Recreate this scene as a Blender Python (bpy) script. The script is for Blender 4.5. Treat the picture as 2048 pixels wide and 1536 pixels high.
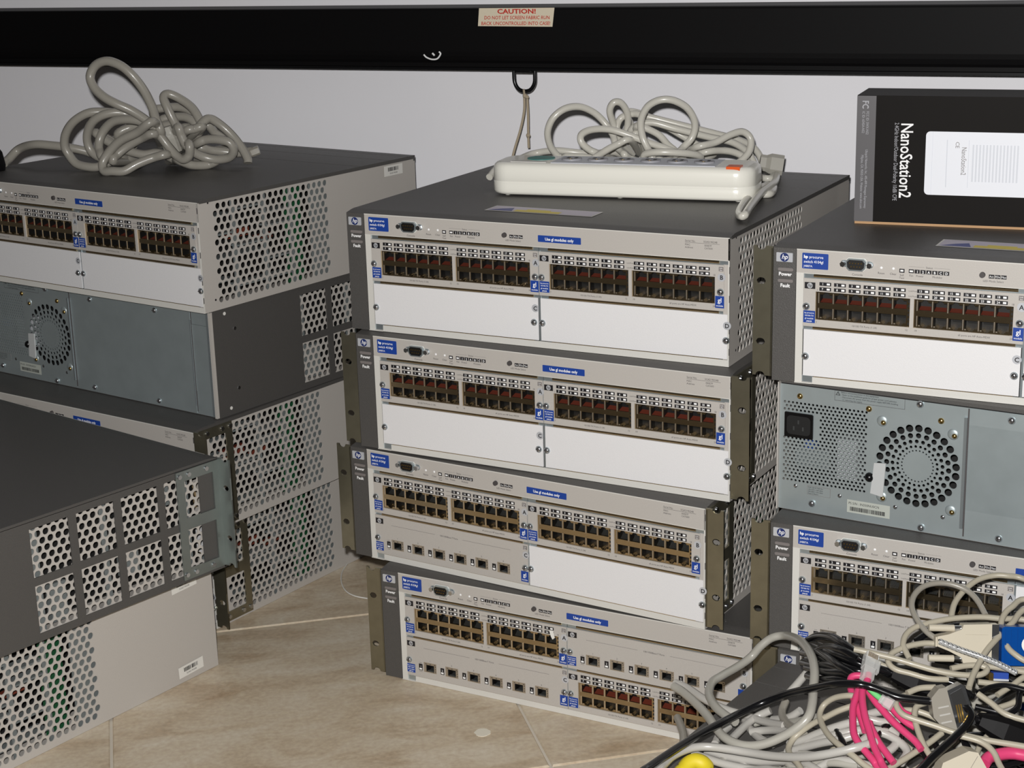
import bpy, math, random
from mathutils import Vector, Matrix
random.seed(7)
for o in list(bpy.data.objects): bpy.data.objects.remove(o)
S = bpy.context.scene
COL = S.collection
R = math.radians

# ------------------------------------------------------------------ camera
F_PX, PITCH, ROLL, CAM_H = 3381.6, 0.27503, 0.02802, 0.8486
O = Vector((0, 0, CAM_H))
FW = Vector((0, math.cos(PITCH), -math.sin(PITCH)))
UP0 = Vector((0, math.sin(PITCH), math.cos(PITCH)))
RT0 = Vector((1, 0, 0))
RT = math.cos(ROLL) * RT0 - math.sin(ROLL) * UP0
UP = math.sin(ROLL) * RT0 + math.cos(ROLL) * UP0
cd = bpy.data.cameras.new('camera'); cam = bpy.data.objects.new('camera', cd); COL.objects.link(cam)
cd.sensor_fit = 'HORIZONTAL'; cd.sensor_width = 36; cd.lens = F_PX / 2048 * 36; cd.clip_start = .05
m = Matrix.Identity(4)
for i in range(3):
    m[i][0], m[i][1], m[i][2], m[i][3] = RT[i], UP[i], -FW[i], O[i]
cam.matrix_world = m
S.camera = cam
# ------------------------------------------------------------------ light: dim room + the camera's own flash
w = bpy.data.worlds.new('room_ambience'); S.world = w; w.use_nodes = True
w.node_tree.nodes['Background'].inputs[0].default_value = (1.0, .95, .9, 1)
w.node_tree.nodes['Background'].inputs[1].default_value = .04
fl = bpy.data.lights.new('camera_flash', 'SPOT'); flo = bpy.data.objects.new('camera_flash', fl); COL.objects.link(flo)
fl.energy = 119; fl.spot_size = R(68); fl.spot_blend = .45; fl.shadow_soft_size = .012; fl.color = (1, .985, .965)
flm = m.copy()
fpos = O + UP * .055 - RT * .022
aim = (O + FW * 1.75 + RT * .16 + UP * .02 - fpos).normalized()
flo.rotation_euler = aim.to_track_quat('-Z', 'Y').to_euler(); flo.location = fpos
S.view_settings.view_transform = 'Standard'; S.view_settings.look = 'None'
S.view_settings.exposure = 0.0; S.view_settings.gamma = 1.0; S.view_settings.use_curve_mapping = False

# ------------------------------------------------------------------ pixel helpers (directions only; depth comes from what is touched)
def ray(u, v):
    return FW + RT * ((u - 1024) / F_PX) + UP * ((768 - v) / F_PX)
def onz(u, v, z):
    d = ray(u, v); return O + d * ((z - CAM_H) / d.z)
def aty(u, v, y):
    d = ray(u, v); return O + d * (y / d.y)
# ------------------------------------------------------------------ materials
def lin(c):
    return tuple((x / 255 / 12.92) if x <= 10 else ((x / 255 + .055) / 1.055) ** 2.4 for x in c) + (1,)
MATS = {}
def mat(name, rgb, rough=.5, metal=0., spec=.5, noise=None, bump=None, trans=0., coat=0., alpha=None, emis=0):
    mt = bpy.data.materials.new(name); mt.use_nodes = True; nt = mt.node_tree; b = nt.nodes['Principled BSDF']
    c = lin(rgb)
    b.inputs['Base Color'].default_value = c; b.inputs['Roughness'].default_value = rough
    b.inputs['Metallic'].default_value = metal; b.inputs['Specular IOR Level'].default_value = spec
    b.inputs['Transmission Weight'].default_value = trans; b.inputs['Coat Weight'].default_value = coat
    if noise or bump:
        tc = nt.nodes.new('ShaderNodeTexCoord')
    if noise:
        sc, amt = noise
        n = nt.nodes.new('ShaderNodeTexNoise'); n.inputs['Scale'].default_value = sc; n.inputs['Detail'].default_value = 4
        nt.links.new(tc.outputs['Object'], n.inputs['Vector'])
        mx = nt.nodes.new('ShaderNodeMix'); mx.data_type = 'RGBA'
        mx.inputs[6].default_value = tuple(x * (1 - amt) for x in c[:3]) + (1,)
        mx.inputs[7].default_value = tuple(min(1, x * (1 + amt)) for x in c[:3]) + (1,)
        nt.links.new(n.outputs['Fac'], mx.inputs[0]); nt.links.new(mx.outputs[2], b.inputs['Base Color'])
    if bump:
        sc, amt = bump
        n = nt.nodes.new('ShaderNodeTexNoise'); n.inputs['Scale'].default_value = sc; n.inputs['Detail'].default_value = 2
        nt.links.new(tc.outputs['Object'], n.inputs['Vector'])
        bp = nt.nodes.new('ShaderNodeBump'); bp.inputs['Strength'].default_value = amt; bp.inputs['Distance'].default_value = .0006
        nt.links.new(n.outputs['Fac'], bp.inputs['Height']); nt.links.new(bp.outputs[0], b.inputs['Normal'])
    if alpha is not None: b.inputs['Alpha'].default_value = alpha
    MATS[name] = mt
    return mt
mat('grey_paint', (181, 176, 170), .5, noise=(900, .05), bump=(900, .15))
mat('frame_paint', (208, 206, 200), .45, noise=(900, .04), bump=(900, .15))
mat('white_paint', (222, 221, 222), .45, noise=(1200, .03), bump=(1100, .2))
mat('dark_paint', (78, 76, 74), .45, noise=(1400, .22), bump=(1400, .5))
mat('zinc', (172, 182, 184), .45, .62, noise=(35, .12))
mat('bright_zinc', (186, 196, 200), .3, .8)
mat('yellow_zinc', (152, 147, 128), .32, .88, noise=(60, .2))
mat('blue_zinc', (158, 166, 164), .36, .85, noise=(40, .15))
mat('inner_steel', (122, 128, 128), .5, .25)
mat('jack_shield', (196, 176, 142), .16, .98, noise=(400, .1))
mat('jack_metal', (200, 190, 175), .3, .8)
mat('jack_black', (14, 13, 12), .5)
mat('jack_red', (106, 48, 34), .45)
mat('jack_grey', (58, 60, 60), .4)
mat('chrome', (215, 218, 222), .18, 1.)
mat('brass', (190, 160, 100), .25, 1.)
mat('gold', (200, 160, 80), .3, 1.)
mat('blue_label', (24, 62, 146), .45)
mat('navy', (34, 48, 100), .4)
mat('silver', (205, 207, 212), .35, .35)
mat('black_print', (22, 20, 24), .5)
mat('grey_print', (70, 66, 66), .6)
mat('soft_print', (118, 112, 110), .6)
mat('white_print', (240, 240, 240), .5)
mat('label_paper', (222, 220, 214), .5)
mat('black_plastic', (10, 9, 10), .55, spec=.15, noise=(300, .2))
mat('black_gloss', (10, 10, 12), .28)
mat('inside_black', (12, 12, 12), .7)
mat('pcb', (20, 74, 44), .5)
mat('grey_cord', (160, 157, 148), .32, coat=.25)
mat('dim_cord', (138, 133, 123), .35, coat=.2)
mat('pale_cord', (172, 169, 163), .28, coat=.3)
mat('beige_cord', (164, 157, 140), .4, coat=.1)
mat('beige_plastic', (186, 178, 160), .45)
mat('clip_plastic', (186, 188, 188), .35)
mat('strip_cord', (200, 197, 187), .28, coat=.3)
mat('coil_cord', (150, 146, 137), .3, coat=.25)
mat('serial_paper', (176, 180, 172), .5)
mat('pink_cord', (202, 62, 108), .38, coat=.2)
mat('black_cord', (14, 14, 16), .22, coat=.4)
mat('strip_white', (238, 236, 226), .25, coat=.2)
mat('orange', (226, 92, 30), .3)
mat('teal', (60, 130, 124), .5)
mat('blue_plastic', (6, 78, 160), .2, trans=.35)
mat('clear_plastic', (225, 225, 222), .12, alpha=.38)
mat('yellow_plastic', (206, 186, 34), .55)
mat('green_plastic', (110, 196, 120), .4)
mat('cardboard', (178, 140, 100), .7)
mat('box_black', (18, 15, 13), .6, spec=.12, noise=(40, .15))
mat('box_grey', (84, 82, 84), .4)
mat('box_dim', (160, 160, 165), .5)
mat('device_white', (226, 228, 234), .5)
mat('device_shade', (206, 209, 216), .5)
mat('caution_paper', (226, 214, 190), .5)
mat('caution_red', (198, 52, 40), .5)
mat('string', (172, 158, 136), .8)
mat('lilac', (200, 192, 206), .5)
mat('sticker_yellow', (222, 200, 60), .5)
mat('sticker_blue', (60, 70, 140), .5)
mat('paint_spot', (228, 222, 206), .5)

def wall_material():
    mt = mat('wall_plaster', (243, 242, 246), .8, noise=(3.5, .03), bump=(60, .25)); return mt
wall_material()
def tile_material():
    mt = bpy.data.materials.new('stone_tile'); mt.use_nodes = True; nt = mt.node_tree; b = nt.nodes['Principled BSDF']
    tc = nt.nodes.new('ShaderNodeTexCoord')
    n1 = nt.nodes.new('ShaderNodeTexNoise'); n1.inputs['Scale'].default_value = 9; n1.inputs['Detail'].default_value = 8; n1.inputs['Roughness'].default_value = .65; n1.inputs['Distortion'].default_value = .6
    mp = nt.nodes.new('ShaderNodeMapping'); mp.inputs['Scale'].default_value = (1, 2.2, 1); mp.inputs['Rotation'].default_value = (0, 0, .5)
    n1.noise_dimensions = '4D'; oi = nt.nodes.new('ShaderNodeObjectInfo'); ml = nt.nodes.new('ShaderNodeMath'); ml.operation = 'MULTIPLY'; ml.inputs[1].default_value = 40; nt.links.new(oi.outputs['Random'], ml.inputs[0]); nt.links.new(ml.outputs[0], n1.inputs['W'])
    nt.links.new(tc.outputs['Object'], mp.inputs[0]); nt.links.new(mp.outputs[0], n1.inputs['Vector'])
    cr = nt.nodes.new('ShaderNodeValToRGB'); e = cr.color_ramp.elements
    e[0].position = .30; e[0].color = lin((172, 148, 120)); e[1].position = .72; e[1].color = lin((216, 206, 188))
    k = e.new(.48); k.color = lin((200, 184, 160)); nt.links.new(n1.outputs['Fac'], cr.inputs[0])
    n2 = nt.nodes.new('ShaderNodeTexNoise'); n2.inputs['Scale'].default_value = 170; n2.inputs['Detail'].default_value = 3
    nt.links.new(tc.outputs['Object'], n2.inputs['Vector'])
    mx = nt.nodes.new('ShaderNodeMix'); mx.data_type = 'RGBA'; mx.blend_type = 'OVERLAY'; mx.inputs[0].default_value = .3
    nt.links.new(cr.outputs[0], mx.inputs[6]); nt.links.new(n2.outputs['Fac'], mx.inputs[7]); nt.links.new(mx.outputs[2], b.inputs['Base Color'])
    b.inputs['Roughness'].default_value = .38
    MATS['stone_tile'] = mt
tile_material()
mat('grout', (206, 198, 184), .8)

# ------------------------------------------------------------------ mesh builder
class MB:
    def __init__(s): s.v = []; s.f = []; s.mi = []; s.ms = []; s.sm = []
    def slot(s, name):
        if name not in s.ms: s.ms.append(name)
        return s.ms.index(name)
    def add(s, vs, fs, mname, smooth=False):
        b = len(s.v); s.v += [tuple(q) for q in vs]; k = s.slot(mname)
        for f in fs: s.f.append(tuple(i + b for i in f)); s.mi.append(k); s.sm.append(smooth)
    def box(s, x0, x1, y0, y1, z0, z1, mname, M=None):
        vs = [Vector(q) for q in ((x0, y0, z0), (x1, y0, z0), (x1, y1, z0), (x0, y1, z0), (x0, y0, z1), (x1, y0, z1), (x1, y1, z1), (x0, y1, z1))]
        if M: vs = [M @ q for q in vs]
        s.add(vs, [(0, 3, 2, 1), (4, 5, 6, 7), (0, 1, 5, 4), (1, 2, 6, 5), (2, 3, 7, 6), (3, 0, 4, 7)], mname)
    def rect(s, x0, x1, z0, z1, y, mname):
        s.add([(x0, y, z0), (x1, y, z0), (x1, y, z1), (x0, y, z1)], [(0, 1, 2, 3)], mname)
    def rrect(s, x0, x1, z0, z1, r, y0, y1, mname, n=3, M=None):
        pts = []
        for cx, cz, a0 in ((x1 - r, z0 + r, -90), (x1 - r, z1 - r, 0), (x0 + r, z1 - r, 90), (x0 + r, z0 + r, 180)):
            for i in range(n + 1):
                a = R(a0 + 90 * i / n); pts.append((cx + r * math.cos(a), cz + r * math.sin(a)))
        s.prism(pts, y0, y1, mname, M)
    def prism(s, pts, y0, y1, mname, M=None, smooth=False):
        n = len(pts); vs = [Vector((p[0], y0, p[1])) for p in pts] + [Vector((p[0], y1, p[1])) for p in pts]
        if M: vs = [M @ q for q in vs]
        s.add(vs, [tuple(range(n)), tuple(range(2 * n - 1, n - 1, -1))] + [(i, i + n, (i + 1) % n + n, (i + 1) % n) for i in range(n)], mname, smooth)
    def disc(s, cx, cz, r, y, mname, n=16, rz=None):
        rz = rz or r
        s.add([(cx + r * math.cos(2 * math.pi * i / n), y, cz + rz * math.sin(2 * math.pi * i / n)) for i in range(n)], [tuple(range(n))], mname)
    def dome(s, cx, cz, r, y, h, mname, n=14):
        vs = []; fs = []; rows = 4
        for j in range(rows):
            a = j / rows * math.pi / 2
            for i in range(n):
                t = 2 * math.pi * i / n; vs.append((cx + r * math.cos(a) * math.cos(t), y - h * math.sin(a), cz + r * math.cos(a) * math.sin(t)))
        vs.append((cx, y - h, cz))
        for j in range(rows - 1):
            for i in range(n): fs.append((j * n + i, j * n + (i + 1) % n, (j + 1) * n + (i + 1) % n, (j + 1) * n + i))
        for i in range(n): fs.append(((rows - 1) * n + i, (rows - 1) * n + (i + 1) % n, len(vs) - 1))
        s.add(vs, fs, mname, True)
    def cyl(s, A, B, ra, rb, mname, n=12, caps=True, smooth=True):
        A, B = Vector(A), Vector(B); d = (B - A).normalized(); t = d.orthogonal().normalized(); q = d.cross(t)
        vs = [P + (t * math.cos(2 * math.pi * i / n) + q * math.sin(2 * math.pi * i / n)) * r for P, r in ((A, ra), (B, rb)) for i in range(n)]
        s.add(vs, [(i, (i + 1) % n, n + (i + 1) % n, n + i) for i in range(n)], mname, smooth)
        if caps: s.add(vs, [tuple(range(n)), tuple(range(n, 2 * n))], mname)
    def ring_cell(s, x0, x1, z0, z1, cx, cz, rx, rz, y, th, mname, per=4):
        """flat rectangle with an elliptic hole, plus the rim of the hole (depth th)"""
        pts = []
        for i in range(per): pts.append((x0 + (x1 - x0) * i / per, z0))
        for i in range(per): pts.append((x1, z0 + (z1 - z0) * i / per))
        for i in range(per): pts.append((x1 - (x1 - x0) * i / per, z1))
        for i in range(per): pts.append((x0, z1 - (z1 - z0) * i / per))
        n = len(pts); hp = []
        for px, pz in pts:
            a = math.atan2((pz - cz) / rz, (px - cx) / rx); hp.append((cx + rx * math.cos(a), cz + rz * math.sin(a)))
        vs = [(p[0], y, p[1]) for p in pts] + [(p[0], y, p[1]) for p in hp] + [(p[0], y + th, p[1]) for p in hp]
        fs = [(i, (i + 1) % n, n + (i + 1) % n, n + i) for i in range(n)] + [(n + i, n + (i + 1) % n, 2 * n + (i + 1) % n, 2 * n + i) for i in range(n)]
        s.add(vs, fs, mname)
    def text(s, string, x, z, size, y, mname, align='L', shear=0., bold=0., sx=1., rot=0.):
        vs, fs = text_geo(string, shear, bold)
        if not vs: return
        wd = max(q[0] for q in vs) * size * sx
        dx = {'L': 0, 'C': -wd / 2, 'R': -wd}[align]; c, sn = math.cos(rot), math.sin(rot)
        out = []
        for q in vs:
            a, b = q[0] * size * sx + dx, q[1] * size
            out.append((x + c * a - sn * b, y, z + sn * a + c * b))
        s.add(out, fs, mname)
    def tube(s, pts, r, mname, n=9, sub=6, closed=False, smooth_path=True):
        P = [Vector(q) for q in pts]
        if smooth_path and len(P) > 2: P = catmull(P, sub)
        if len(P) < 2: return
        T = []
        for i in range(len(P)):
            a = P[max(i - 1, 0)]; b = P[min(i + 1, len(P) - 1)]; T.append((b - a).normalized() if (b - a).length > 1e-9 else Vector((1, 0, 0)))
        nrm = T[0].orthogonal().normalized(); vs = []
        for i in range(len(P)):
            nrm = (nrm - T[i] * nrm.dot(T[i]))
            nrm = nrm.normalized() if nrm.length > 1e-6 else T[i].orthogonal().normalized()
            bn = T[i].cross(nrm)
            for k in range(n):
                a = 2 * math.pi * k / n; vs.append(P[i] + (nrm * math.cos(a) + bn * math.sin(a)) * r)
        fs = [(i * n + k, i * n + (k + 1) % n, (i + 1) * n + (k + 1) % n, (i + 1) * n + k) for i in range(len(P) - 1) for k in range(n)]
        s.add(vs, fs, mname, True)
        s.add(vs[:n], [tuple(range(n))], mname); s.add(vs[-n:], [tuple(range(n))], mname)
    def mesh(s, name):
        me = bpy.data.meshes.new(name); me.from_pydata(s.v, [], s.f)
        for k in s.ms: me.materials.append(MATS[k])
        me.polygons.foreach_set('material_index', s.mi); me.polygons.foreach_set('use_smooth', s.sm); me.update()
        return me
    def build(s, name, parent=None, loc=(0, 0, 0)):
        return link(s.mesh(name), name, parent, loc)
def catmull(P, sub):
    out = []
    for i in range(len(P) - 1):
        p0 = P[i - 1] if i else P[0] * 2 - P[1]; p1, p2 = P[i], P[i + 1]
        p3 = P[i + 2] if i + 2 < len(P) else P[-1] * 2 - P[-2]
        for k in range(sub):
            t = k / sub
            out.append(.5 * ((2 * p1) + (p2 - p0) * t + (2 * p0 - 5 * p1 + 4 * p2 - p3) * t * t + (3 * p1 - p0 - 3 * p2 + p3) * t ** 3))
    out.append(P[-1]); return out
TXT = {}
def text_geo(string, shear, bold):
    key = (string, shear, bold)
    if key not in TXT:
        c = bpy.data.curves.new('t', 'FONT'); c.body = string; c.size = 1; c.shear = shear; c.offset = bold; c.resolution_u = 2; c.fill_mode = 'FRONT'
        o = bpy.data.objects.new('t', c); me = bpy.data.meshes.new_from_object(o)
        TXT[key] = ([tuple(q.co) for q in me.vertices], [tuple(p.vertices) for p in me.polygons])
        bpy.data.objects.remove(o); bpy.data.curves.remove(c); bpy.data.meshes.remove(me)
    return TXT[key]
def link(me, name, parent=None, loc=(0, 0, 0)):
    o = bpy.data.objects.new(name, me); COL.objects.link(o); o.location = loc
    if name in ('port_markings', 'printed_text', 'warning_print'): o['kind'] = 'stuff'        # flat print
    if parent: o.parent = parent
    return o
def tag(o, label=None, cat=None, group=None, kind=None):
    if label: o['label'] = label
    if cat: o['category'] = cat
    if group: o['group'] = group
    if kind: o['kind'] = kind
    return o
def empty(name, loc, rz=0.):
    o = bpy.data.objects.new(name, None); COL.objects.link(o); o.location = loc; o.rotation_euler = (0, 0, rz); o.empty_display_size = .03
    return o

# ------------------------------------------------------------------ the room
WY = R(-26)                                     # the wall runs parallel to the switches
WX = Vector((math.cos(WY), math.sin(WY), 0)); WN = Vector((-math.sin(WY), math.cos(WY), 0))   # WN points into the wall
WALL_D = 2.075
def wallpt(a, d, z): return WX * a + WN * d + Vector((0, 0, z))
mb = MB()
b0 = wallpt(0, WALL_D, 0)
mb.box(-3.2, 1.4, 0, .1, -.03, 2.4, 'wall_plaster')
wl = mb.build('wall_back'); wl.location = b0; wl.rotation_euler = (0, 0, WY); wl['kind'] = 'structure'
FA = R(12.7); FU = Vector((math.cos(FA), math.sin(FA), 0)); FV = Vector((-math.sin(FA), math.cos(FA), 0))
fb = MB(); fb.box(-2.6, 2.6, -3.0, 2.6, -.03, -.002, 'grout')
fl_o = fb.build('floor'); fl_o['kind'] = 'structure'; fl_o.rotation_euler = (0, 0, FA); fl_o.location = FU * .37 + FV * 1.1
TS = .44
tm = MB(); g = .0016; q = .0012
vs = [(g, g, -.01), (TS - g, g, -.01), (TS - g, TS - g, -.01), (g, TS - g, -.01), (g, g, -q), (TS - g, g, -q), (TS - g, TS - g, -q), (g, TS - g, -q),
      (g + q, g + q, 0), (TS - g - q, g + q, 0), (TS - g - q, TS - g - q, 0), (g + q, TS - g - q, 0)]
tm.add(vs, [(0, 1, 5, 4), (1, 2, 6, 5), (2, 3, 7, 6), (3, 0, 4, 7), (4, 5, 9, 8), (5, 6, 10, 9), (6, 7, 11, 10), (7, 4, 8, 11), (8, 9, 10, 11)], 'stone_tile')
tme = tm.mesh('floor_tile')
U0, V0 = .372, 1.957
for i in range(-5, 5):
    for j in range(-8, 2):
        c = FU * (U0 + i * TS) + FV * (V0 + j * TS)
        if (c + (FU + FV) * TS / 2).dot(WN) > WALL_D + .15: continue
        t = link(tme, 'floor_tile', fl_o)
        lc = Vector((U0 + i * TS - .37, V0 + j * TS - 1.1, 0)); t.location = lc

# ------------------------------------------------------------------ the switch chassis: 444.5 x 400 x 133.5 mm
W, D, H = .4445, .400, .1335
mm = .001
HOLE_P, ROW_P, HOLE_R = 9.82 * mm, 8.5 * mm, 3.75 * mm
def perf_sheet(u0, u1, z0, z1, ustart, ncol, ztop, nrow, mname):
    """perforated sheet in a local (u, z) plane at y=0; returns MB (x=u)"""
    b = MB()
    zt = ztop + ROW_P / 2; zb = ztop - (nrow - .5) * ROW_P
    b.rect(u0, u1, zt, z1, 0, mname); b.rect(u0, u1, z0, zb, 0, mname)
    for r in range(nrow):
        cz = ztop - r * ROW_P; us = ustart + (0 if r % 2 == 0 else -HOLE_P / 2)
        a, e = us - HOLE_P / 2, us + (ncol - .5) * HOLE_P
        b.rect(u0, a, cz - ROW_P / 2, cz + ROW_P / 2, 0, mname); b.rect(e, u1, cz - ROW_P / 2, cz + ROW_P / 2, 0, mname)
        for c in range(ncol):
            cx = us + c * HOLE_P
            b.ring_cell(cx - HOLE_P / 2, cx + HOLE_P / 2, cz - ROW_P / 2, cz + ROW_P / 2, cx, cz, HOLE_R, HOLE_R, 0, .0011, mname, 3)
    return b
def side_map(b, right):
    """turn a sheet built in (x=u, y=depth into sheet, z) into the right or left side of the unit"""
    out = MB(); out.f, out.mi, out.ms, out.sm = b.f, b.mi, b.ms, b.sm
    out.v = [((W - p[1]) if right else p[1], p[0], p[2]) for p in b.v]
    return out
E_ = .0003
def rect_pts(x0, x1, z0, z1): return [(x0, z0), (x1, z0), (x1, z1), (x0, z1)]

ME = {}
def build_meshes():
    # right perforated side
    b = perf_sheet(.0015, D, E_, .1305, 28.6 * mm + HOLE_P / 2, 20, 122.5 * mm, 14, 'grey_paint')
    for u, z in ((17.7, 128.3), (18.9, 13.2)): b.disc(u * mm, z * mm, .0014, -.0002, 'black_print', 8)
    ME['right_side'] = side_map(b, True).mesh('perforated_side')
    b = perf_sheet(.0015, D, E_, .1305, 24 * mm + HOLE_P / 2, 24, 123 * mm, 14, 'grey_paint')
    lm = side_map(b, False); lm.v = [(p[0] + .002, p[1], p[2]) for p in lm.v]
    ME['left_side'] = lm.mesh('perforated_panel')
    # chassis: pan, back, front strips
    b = MB(); G = 'grey_paint'
    b.box(.002, W - .0015, .001, D - .001, E_, .0016, G)                       # pan
    b.box(.002, W - .0015, .001, D - .001, .1285, .1298, 'inside_black')          # inner lid
    FP = 'frame_paint'
    b.box(.0226, W - .0002, 0, .0016, .1078, .1302, G)                           # front top strip
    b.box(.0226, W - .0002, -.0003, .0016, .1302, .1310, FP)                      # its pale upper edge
    b.box(.0226, W - .0002, .0016, .010, .1078, .1086, FP)
    b.box(.0226, W - .0002, -.0003, .0010, .1078, .1084, FP)
    b.box(.0226, .0297, 0, .0016, E_, .1078, FP)                                 # left strip
    b.box(.4430, W - .0002, 0, .0016, E_, .1302, FP)                             # right strip
    for z in (118, 95, 66, 34, 12): b.box(.4441, W - .00005, -.0002, .0008, z * mm, z * mm + .007, 'grey_print')
    b.box(.0400, .4430, 0, .0016, E_, .0072, FP)                                  # bottom lip
    b.box(.0226, .0400, -.0008, .0016, E_, .0012, FP)
    b.box(.0297, .0400, .0012, .0022, .0012, .0082, 'bright_zinc')
    for x0, x1 in ((.0297, .2340), (.2345, .4430)):                              # zinc behind the slot gaps
        for z0, z1 in ((.1030, .1078), (.0535, .0575)): b.box(x0, x1, .0016, .0026, z0, z1, 'bright_zinc')
    for x0, x1 in ((.0394, .2275), (.2455, .4335)):
        for z in (.1060, .0556): b.cyl((x0, .0012, z), (x1, .0012, z), .0016, .0016, 'jack_shield', 8)
        b.cyl((x0 + .002, .0012, .0078), (x1, .0012, .0078), .0010, .0010, 'jack_shield', 8)
    b.box(.2335, .2358, .0006, .0016, .0075, .104, 'bright_zinc'); b.box(.4380, .4432, .0004, .0016, .0075, .104, 'grey_paint')
    b.box(.0297, .443, .016, .017, .001, .108, 'inside_black')                  # behind the modules
    ME['chassis_open'] = b.mesh('chassis')                                      # rear units carry a separate rear panel
    b.box(.002, W - .0015, D - .0022, D - .001, E_, .1298, 'zinc')               # back
    ME['chassis'] = b.mesh('chassis')
    # interior seen through the perforations
    b = MB()
    x = W
    b.box(x - .05, x - .049, .02, D - .01, .002, .128, 'inside_black')
    IS = 'inner_steel'
    for y0, y1 in ((59, 66), (111, 118), (158, 164)): b.box(x - .0065, x - .0055, y0 * mm, y1 * mm, .003, .127, IS)
    b.box(x - .0075, x - .0065, .196, .240, .003, .127, IS)
    b.box(x - .022, x - .021, .166, .196, .003, .127, 'pcb')
    for z, y0, y1 in ((108, 24, 59), (86, 24, 59), (68, 66, 111), (57, 24, 111), (30, 24, 59), (20, 66, 158), (100, 118, 158), (84, 118, 158), (44, 118, 158), (112, 66, 111)):
        b.box(x - .024, x - .0045, y0 * mm, y1 * mm, z * mm, z * mm + .0022, IS)
    b.box(x - .032, x - .026, .070, .108, .074, .084, 'jack_red'); b.box(x - .034, x - .028, .030, .056, .040, .052, 'soft_print'); b.box(x - .034, x - .028, .122, .15, .064, .070, 'jack_red')
    b.box(.040, .041, .02, D - .01, .002, .128, 'inside_black')
    for y0, y1 in ((38, 46), (150, 158), (236, 246)): b.box(.010, .011, y0 * mm, y1 * mm, .003, .127, IS)
    b.box(.010, .018, .112, .135, .030, .058, IS); b.box(.014, .022, .205, .225, .008, .05, IS); b.box(.016, .020, .06, .07, .09, .12, IS)
    ME['interior'] = b.mesh('interior')
    # dark cover: top, rolled front edge, right lip, left wrap with eight windows
    b = MB(); K = 'dark_paint'
    prof = [(.0003, .1309), (.0010, .1313), (.0110, .1331), (.0150, .1335)]
    prof2 = prof + [(.288, .1335), (.288, .1327), (.2895, .1327), (.2895, .1335), (.346, .1335), (.346, .1327), (.3475, .1327), (.3475, .1335), (.384, .1335), (.384, .1327), (.3855, .1327), (.3855, .1335), (D, .1335), (D, .1300), (.0018, .1300), (.0018, .1308)]
    n = len(prof2)
    vs = [(0, p[0], p[1]) for p in prof2] + [(W + .0004, p[0], p[1]) for p in prof2]
    b.add(vs, [(i, i + n, (i + 1) % n + n, (i + 1) % n) for i in range(n)] + [tuple(range(n)), tuple(range(2 * n - 1, n - 1, -1))], K)
    b.box(W - .0002, W + .0006, .004, D, .1290, .1325, K)
    b.box(W - .001, W + .0004, D - .003, D + .0003, .1265, .1335, K)
    cols = [(29.5, 78), (87.2, 135.9), (145.3, 193.4), (203.2, 251)]; rows = [(8.5, 60.8), (69.5, 122.5)]
    xs = [.0] + [v for c in cols for v in (c[0] * mm, c[1] * mm)] + [D]
    for i in range(0, len(xs) - 1, 2): b.box(0, .0016, xs[i], xs[i + 1], E_, .1305, K)
    for c in cols:
        b.box(0, .0016, c[0] * mm, c[1] * mm, E_, rows[0][0] * mm, K); b.box(0, .0016, c[0] * mm, c[1] * mm, rows[0][1] * mm, rows[1][0] * mm, K); b.box(0, .0016, c[0] * mm, c[1] * mm, rows[1][1] * mm, .1305, K)
    for y, z in ((366, 105), (366, 31)): b.cyl((-.0008, y * mm, z * mm), (.001, y * mm, z * mm), .0022, .0022, 'chrome', 8)
    for y, z in ((381, 126), (381, 9)): b.cyl((-.0003, y * mm, z * mm), (.001, y * mm, z * mm), .0022, .0022, 'label_paper', 8)
    ME['cover'] = b.mesh('top_cover')
    # bezel
    b = MB(); b.box(0, .0222, -.0004, .0016, .0008, .1310, K); ME['bezel'] = b.mesh('bezel')
    b = MB(); b.rrect(.0030, .0190, .1178, .1266, .0006, -.0014, -.0004, 'silver'); b.disc(.0110, .1222, .0043, -.00145, 'navy', 20)
    b.text('hp', .0113, .1207, .0062, -.0016, 'white_print', 'C', .25, .012); ME['badge'] = b.mesh('badge')
    b = MB(); b.rrect(0, .0150, 0, .0030, .0012, -.0013, -.0004, 'soft_print'); ME['indicator'] = b.mesh('indicator_bar')
    b = MB(); b.text('Power', .0118, .1043, .0048, -.0006, 'white_print', 'C', 0, .03); b.text('Fault', .0118, .0932, .0048, -.0006, 'white_print', 'C', 0, .03); ME['bezel_text'] = b.mesh('printed_text')
    # front strip details
    b = MB(); b.rrect(.0280, .0532, .1126, .1276, .0008, -.0003, 0, 'blue_label')
    b.text('hp', .0296, .1228, .0040, -.0005, 'white_print', 'L', 0, .045); b.text('procurve', .0348, .1228, .0037, -.0005, 'white_print', 'L', 0, .008)
    b.text('switch 4104gl', .0296, .1182, .0037, -.0005, 'white_print', 'L', 0, .008, .93); b.text('J4887A', .0296, .1142, .0029, -.0005, 'white_print'); ME['product_label'] = b.mesh('product_label')
    b = MB(); b.rrect(.2344, .2835, .1136, .1206, .0006, -.0003, 0, 'blue_label'); b.text('Use gl modules only', .2590, .1156, .0042, -.0005, 'white_print', 'C', 0, .025, .95); ME['notice_label'] = b.mesh('notice_label')
    b = MB()
    b.text('Console', .0810, .1092, .0030, -.0002, 'grey_print', 'C'); b.text('Reset', .1034, .1123, .0028, -.0002, 'grey_print', 'C'); b.text('Clear', .1146, .1123, .0028, -.0002, 'grey_print', 'C')
    b.text('Self', .1226, .1118, .0026, -.0002, 'grey_print', 'C'); b.text('Test', .1226, .1092, .0026, -.0002, 'grey_print', 'C')
    b.rect(.1202, .1250, .1150, .1187, -.0002, 'black_print'); b.rect(.1212, .1240, .1161, .1177, -.0004, 'white_print')
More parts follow.
